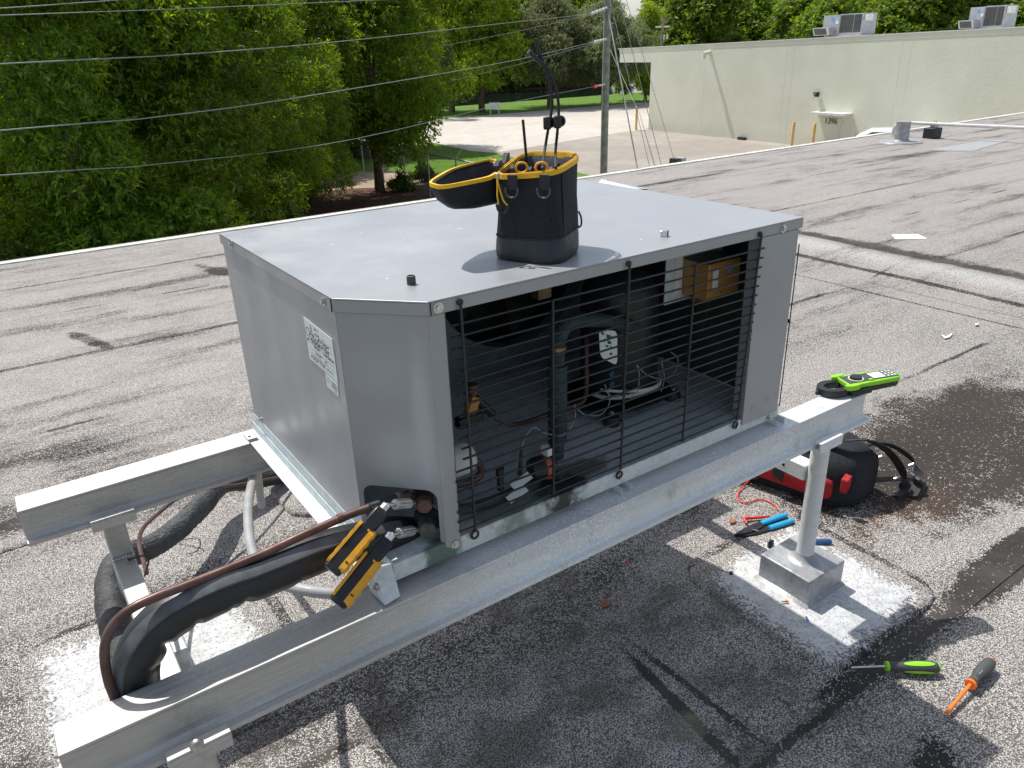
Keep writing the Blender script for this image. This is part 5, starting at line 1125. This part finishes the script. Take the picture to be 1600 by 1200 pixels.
# chain link fence
ft = [oz(629,232,L+1.72), oz(670,240,L+1.72), oz(712,249,L+1.72)]; f0 = V((ft[0].x,ft[0].y,L)); fd_ = (ft[2]-ft[0]); fd_.z = 0
sp1 = fd_.length/2; fd_.normalize(); fp_ = [f0+fd_*sp1*k for k in range(-3,6)]
fence = thing('chain_link_fence', fp_[4], 'galvanised chain link fence with angled arms on the grass by the trees', 'fence')
fh = 1.72
for p in fp_:
    MB().tube([p, p+V((0,0,fh))], .035, 8).build('fence_post', M['fence_steel'], fence)
    MB().tube([p+V((0,0,fh)), p+V((.22,-.10,fh+.36))], .025, 6).build('angled_arm', M['fence_steel'], fence)
MB().tube([fp_[0]+V((0,0,fh)), fp_[-1]+V((0,0,fh))], .028, 8).build('top_rail', M['fence_steel'], fence)
mb = MB(); Lf = (fp_[-1]-fp_[0]).length; k = -fh
while k < Lf:
    for sg in (1,-1):
        a0, a1 = (k, k+fh) if sg > 0 else (k+fh, k)
        q0, q1 = fp_[0]+fd_*a0, fp_[0]+fd_*a1+V((0,0,fh))
        if 0 <= a0 <= Lf and 0 <= a1 <= Lf: w_ = V((0,0,.006)); mb.add([q0-w_,q0+w_,q1+w_,q1-w_],[(0,1,2,3)])
    k += .11
mb.build('wire_mesh', M['fence_steel'], fence, smooth=0, kind='stuff')
# lawn sign
p = oz(773,180,L); t = thing('lawn_sign', p, 'small white sign on two legs at the far lawn edge', 'sign'); dd = V((.86,-.5,0))
MB().loft([[p-dd*.5+V((0,0,.55)),p+dd*.5+V((0,0,.55)),p+dd*.5+V((.03,.03,.55)),p-dd*.5+V((.03,.03,.55))],[p-dd*.5+V((0,0,1.1)),p+dd*.5+V((0,0,1.1)),p+dd*.5+V((.03,.03,1.1)),p-dd*.5+V((.03,.03,1.1))]]).build('panel', M['white_paint'], t, smooth=0)
for s_ in (-.4,.4): MB().cyl(p+dd*s_, p+dd*s_+V((0,0,.56)), .035, 6).build('leg', M['white_paint'], t)
p = oz(1010,176,L)

# ------------------------------------------------------------------ trees
def m_leaf(name, c1, c2, c3, tr=.35, rough=.5):
    m = bpy.data.materials.new(name); m.use_nodes = True; t = m.node_tree; n = NT.__new__(NT); n.t = t; n.b = t.nodes['Principled BSDF']; n.co = n.n('ShaderNodeTexCoord').outputs['Object']
    geo = n.n('ShaderNodeNewGeometry'); oi = n.n('ShaderNodeObjectInfo')
    rp = geo.outputs['Random Per Island']
    c = n.mix(rp, c1, c2); c = n.mix(n.math('MULTIPLY', n.rng(n.noise(.8,3,.6), .5,.68), .55), c, c3)
    hs = n.n('ShaderNodeHueSaturation'); n.put(hs.inputs['Color'], c); n.put(hs.inputs['Value'], n.rng(oi.outputs['Random'], 0,1,.78,1.15, False)); n.put(hs.inputs['Hue'], n.rng(oi.outputs['Random'], 0,1,.492,.508, False))
    c = hs.outputs[0]; n.set(col=c, rough=rough, spec=.35)
    tl_ = n.n('ShaderNodeBsdfTranslucent'); hs2 = n.n('ShaderNodeHueSaturation'); n.put(hs2.inputs['Color'], c); hs2.inputs['Hue'].default_value = .485; hs2.inputs['Saturation'].default_value = 1.1; hs2.inputs['Value'].default_value = 1.75
    n.put(tl_.inputs[0], hs2.outputs[0]); mx = n.n('ShaderNodeMixShader'); mx.inputs[0].default_value = tr
    t.links.new(n.b.outputs[0], mx.inputs[1]); t.links.new(tl_.outputs[0], mx.inputs[2]); out = [q for q in t.nodes if q.type == 'OUTPUT_MATERIAL'][0]; t.links.new(mx.outputs[0], out.inputs[0]); return m
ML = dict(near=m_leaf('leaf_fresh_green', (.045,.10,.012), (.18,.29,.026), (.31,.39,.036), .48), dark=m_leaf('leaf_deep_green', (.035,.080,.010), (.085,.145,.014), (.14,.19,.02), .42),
          oak=m_leaf('leaf_grey_green', (.10,.125,.055), (.21,.24,.11), (.26,.29,.12), .38), yel=m_leaf('leaf_yellow_green', (.13,.22,.018), (.29,.38,.035), (.40,.42,.04), .45),
          far=m_leaf('leaf_far_green', (.07,.14,.018), (.20,.30,.035), (.28,.37,.045), .42), pine=m_leaf('pine_needles', (.03,.06,.012), (.075,.11,.02), (.09,.13,.03), .25))
def crown_mesh(name, clumps, nleaf, ll, lw, m, rng, droop=.4, fill=.35):
    clumps = np.array(clumps); wgt = clumps[:,3]**2; per = 7; nt_ = nleaf//per; nleaf = nt_*per
    idx = rng.choice(len(clumps), nt_, p=wgt/wgt.sum())
    d = rng.normal(size=(nt_,3)); d[:,2] += .25; d /= np.linalg.norm(d,axis=1)[:,None]
    rad = clumps[idx,3]*(1-fill*rng.random(nt_)**1.6); tw = clumps[idx,:3]+d*rad[:,None]*np.array([1,1,.78])
    tax = d*.8+rng.normal(size=(nt_,3))*.4; tax[:,2] -= droop; tax /= np.linalg.norm(tax,axis=1)[:,None]
    tw, tax, d = (np.repeat(q, per, axis=0) for q in (tw, tax, d))     # twigs, each carrying a spray of leaves
    k = np.tile(np.arange(per), nt_)[:,None]/per
    pos = tw+tax*(k-.5)*ll*2.2
    ax = tax*.75+rng.normal(size=(nleaf,3))*.6; ax[:,2] -= droop*.5; ax /= np.linalg.norm(ax,axis=1)[:,None]
    up = d+rng.normal(size=(nleaf,3))*.5; sd = np.cross(ax, up); sd /= (np.linalg.norm(sd,axis=1)[:,None]+1e-6)
    nv = np.cross(sd, ax)
    l = ll*(.6+.8*rng.random(nleaf))[:,None]; w_ = lw*(.6+.8*rng.random(nleaf))[:,None]
    p0 = pos; p2 = pos+ax*l-nv*l*.14; mid = pos+ax*l*.45+nv*l*.05
    vs = np.stack([p0, mid+sd*w_*.5, p2, mid-sd*w_*.5],1).reshape(-1,3).astype(np.float32)
    me = bpy.data.meshes.new(name); nq = nleaf; me.vertices.add(nq*4); me.vertices.foreach_set('co', vs.ravel())
    me.loops.add(nq*4); me.loops.foreach_set('vertex_index', np.arange(nq*4,dtype=np.int32)); me.polygons.add(nq)
    me.polygons.foreach_set('loop_start', np.arange(0,nq*4,4,dtype=np.int32)); me.update(calc_edges=True); me.materials.append(m); return me
def make_clumps(rng, h0, h1, R, n, r0, r1, shape=1., top=.6):
    out = []
    for _ in range(n):
        t = rng.random(); z = h0+(h1-h0)*t; prof = math.sin(math.pi*min(1,(t*.92+.08))**top)**.6*R
        a = rng.random()*2*math.pi; q = prof*math.sqrt(rng.random())**shape
        out.append((q*math.cos(a)*rng.uniform(.85,1.15), q*math.sin(a)*rng.uniform(.85,1.15), z+rng.normal()*.15, rng.uniform(r0,r1)))
    return out
def trunk_mesh(name, clumps, h0, r, m, rng, nl=9, lean=.3):
    mb = MB(); top = V((rng.normal()*lean, rng.normal()*lean, h0+(max(c[2] for c in clumps)-h0)*.7)); pts = [V((0,0,-.2)), V((0,0,h0*.4)), V((top.x*.3,top.y*.3,h0)), top]
    sp_ = spline(pts,5); mb.tube(sp_, [r*(1.25-1.0*i/len(sp_)) for i in range(len(sp_))], 9)
    sel = rng.choice(len(clumps), min(nl,len(clumps)), replace=False)
    for i in sel:
        c = V(clumps[i][:3]); t = min(.95, max(.35, (c.z-1.2)/top.z*.8)); a = sp_[int(t*(len(sp_)-1))]; m_ = a.lerp(c,.5)+V((0,0,.25)); mb.tube(spline([a,m_,c],4), [r*.42*(1-.8*k/8) for k in range(9)], 6)
    me = mb.build(name, m); d = me.data; bpy.data.objects.remove(me); return d
RG = np.random.default_rng(11)
PROTO = {}
def proto(key, h0, h1, R, n, r0, r1, nleaf, ll, lw, mk_, tr=.16, bark='bark', droop=.4, fill=.35, top=.6, nl=9, shape=1.):
    cl_2 = make_clumps(RG, h0, h1, R, n, r0, r1, shape, top)
    PROTO[key] = (crown_mesh('crown', cl_2, nleaf, ll, lw, ML[mk_], RG, droop, fill), trunk_mesh('trunk', cl_2, h0, tr, M[bark], RG, nl), cl_2)
proto('nA', 1.9, 8.8, 2.7, 78, .55, 1.05, 150000, .10, .034, 'near', fill=.28)
proto('nB', 2.6, 9.6, 2.4, 62, .55, 1.0, 112000, .10, .034, 'near', fill=.28, bark='bark_pale', nl=14)
proto('nC', .3, 3.3, 2.0, 40, .4, .7, 34000, .12, .04, 'dark')
proto('mA', 2.2, 9.5, 3.0, 70, .7, 1.3, 60000, .20, .07, 'near', tr=.2)
proto('yA', 2.0, 9.6, 2.8, 60, .6, 1.2, 45000, .22, .085, 'yel', tr=.2, fill=.6)
proto('oak', 3.0, 9.4, 5.2, 110, .8, 1.5, 70000, .22, .08, 'oak', tr=.32, nl=16, top=.8)
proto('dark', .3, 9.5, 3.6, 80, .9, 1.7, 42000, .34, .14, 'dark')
proto('fA', .5, 12.5, 4.6, 80, 1.2, 2.1, 36000, .52, .24, 'far')
proto('fB', .5, 11.0, 4.2, 70, 1.1, 2.0, 32000, .52, .24, 'far', droop=.2)
proto('pine', 3.2, 7.6, 1.7, 26, .5, .9, 26000, .22, .012, 'pine', tr=.14, fill=.8)
proto('sm', .8, 3.2, 1.1, 16, .35, .6, 6000, .18, .08, 'near', tr=.07)
proto('bush', .1, 1.1, .8, 16, .25, .45, 5000, .16, .08, 'dark', tr=.03, nl=3)
def tree(key, p, s, rot, label, group, name='broadleaf_tree', zs=1., cat='tree'):
    p = V((p[0], p[1], L)); t = thing(name, p, label, cat, group); cr, tk, _ = PROTO[key]
    Mx = Matrix.Rotation(rot,4,'Z') @ Matrix.Diagonal((s,s,s*zs,1))
    for nm, me in (('crown',cr),('trunk',tk)):
        o = bpy.data.objects.new(nm, me); COL.objects.link(o); o.parent = t; o.matrix_basis = Mx
        if nm == 'crown': o['kind'] = 'stuff'
    return t
GN = 'dense green trees behind the roof edge'
near = [('nA',(.9,13.4),.98,.3,'rounded bushy green tree filling the left edge of the photo'),('nB',(3.0,14.9),.95,1.2,'green tree with a pale trunk and bare twigs behind the left wires'),
 ('nA',(5.2,19.4),.92,2.1,'green tree left of the mulch clearing, right of the pale trunk'),('nB',(1.6,18.4),1.05,2.9,'dark gapped tree between the rounded tree and the pale trunk tree'),
 ('nA',(7.3,23.6),1.0,4.0,'bright green tree leaning over the left end of the mulch clearing'),('nC',(-.6,11.4),.9,.7,'low dark shrub at the lower left behind the roof edge'),('nC',(1.8,13.2),.8,2.0,'low dark vine covered shrub in the middle of the tree edge'),
 ('nC',(4.2,17.2),.85,3.3,'low dark shrub below the tree left of the clearing')]
for k, p, s, r, lab in near: tree(k, p, s, r, lab, GN)
tree('mA', (13.9,29.6), 1.0, 1.0, 'tall green tree rooted in the mulch clearing with its trunk showing', GN)
tree('mA', (9.4,28.0), 1.0, 3.0, 'tall green tree behind the clearing, left of its visible trunk', GN)
tree('mA', (14.6,41.0), 1.0, 5.0, 'tall green tree left of the pine beyond the fence', GN)
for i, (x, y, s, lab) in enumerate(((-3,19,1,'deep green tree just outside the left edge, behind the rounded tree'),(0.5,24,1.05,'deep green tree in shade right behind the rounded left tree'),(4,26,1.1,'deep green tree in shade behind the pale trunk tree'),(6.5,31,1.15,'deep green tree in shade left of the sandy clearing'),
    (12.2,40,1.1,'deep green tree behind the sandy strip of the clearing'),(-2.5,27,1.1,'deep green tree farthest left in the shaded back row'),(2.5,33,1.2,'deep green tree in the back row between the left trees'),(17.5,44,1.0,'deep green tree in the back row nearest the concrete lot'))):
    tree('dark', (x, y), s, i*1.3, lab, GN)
tree('bush', (14.7,29.2), .6, 0, 'leafy green bush at the foot of the tree in the mulch clearing', None, 'leafy_bush', cat='bush')
tree('bush', (16.6,30.8), .7, 1, 'brownish low shrub at the foot of the chain link fence', None, 'leafy_bush', cat='bush')
def at(u, d_): r = ray(u, 100); r.z = 0; r.normalize(); return (CAM.x+r.x*d_, CAM.y+r.y*d_)
tree('yA', at(750,79), 1.5, .4, 'yellow green tree above the lawn sign', None); tree('yA', at(702,80), 1.45, 2.2, 'yellow green tree behind the pine', None)
tree('mA', at(632,50), 1.05, 4.2, 'fresh green tree between the left tree belt and the pine', None)
pn = oz(688,176,L); tree('pine', (pn.x*.9,pn.y*.9), .95, 0, 'small pine hanging over the edge of the lot', None, 'pine_tree')
tree('oak', (49.9,64.2), 1.0, 0, 'spreading grey green oak on the lawn behind the bungee cords', None, 'oak_tree'); tree('oak', at(945,84), .95, 2.2, 'grey green oak with forked trunks behind the utility pole', None, 'oak_tree')
tree('yA', at(1010,88), .9, 3.2, 'bright yellow green tree left of the beige building', None)
tree('sm', at(976,90), 1.0, 1.2, 'small young tree on the lawn just right of the pole', None)
FR = np.random.default_rng(4)
for row, (d_, n_, u0, u1, gs) in enumerate(((126,30,480,1700,1.0),(140,26,500,1720,1.12))):
    for i in range(n_):
        u = u0+(u1-u0)*(i+.5*(row))/n_; x, y = at(u, d_*(1+.05*FR.normal())) 
        if y < 112 and x < 110: y = 112+3*FR.random(); 
        if u > 1010: x, y = at(u, d_*.86*(1+.05*FR.normal()))
        tree('fA' if (i+row) % 2 else 'fB', (x, y), gs*(.9+.25*FR.random()), FR.random()*6, 'green tree in the dense belt showing above the roof of the beige building' if u > 1010 else 'green tree in the dense belt on the far bank of the canal', 'tree belt behind the beige building' if u > 1010 else 'tree belt beyond the canal', zs=.86 if u > 1010 else 1.0)
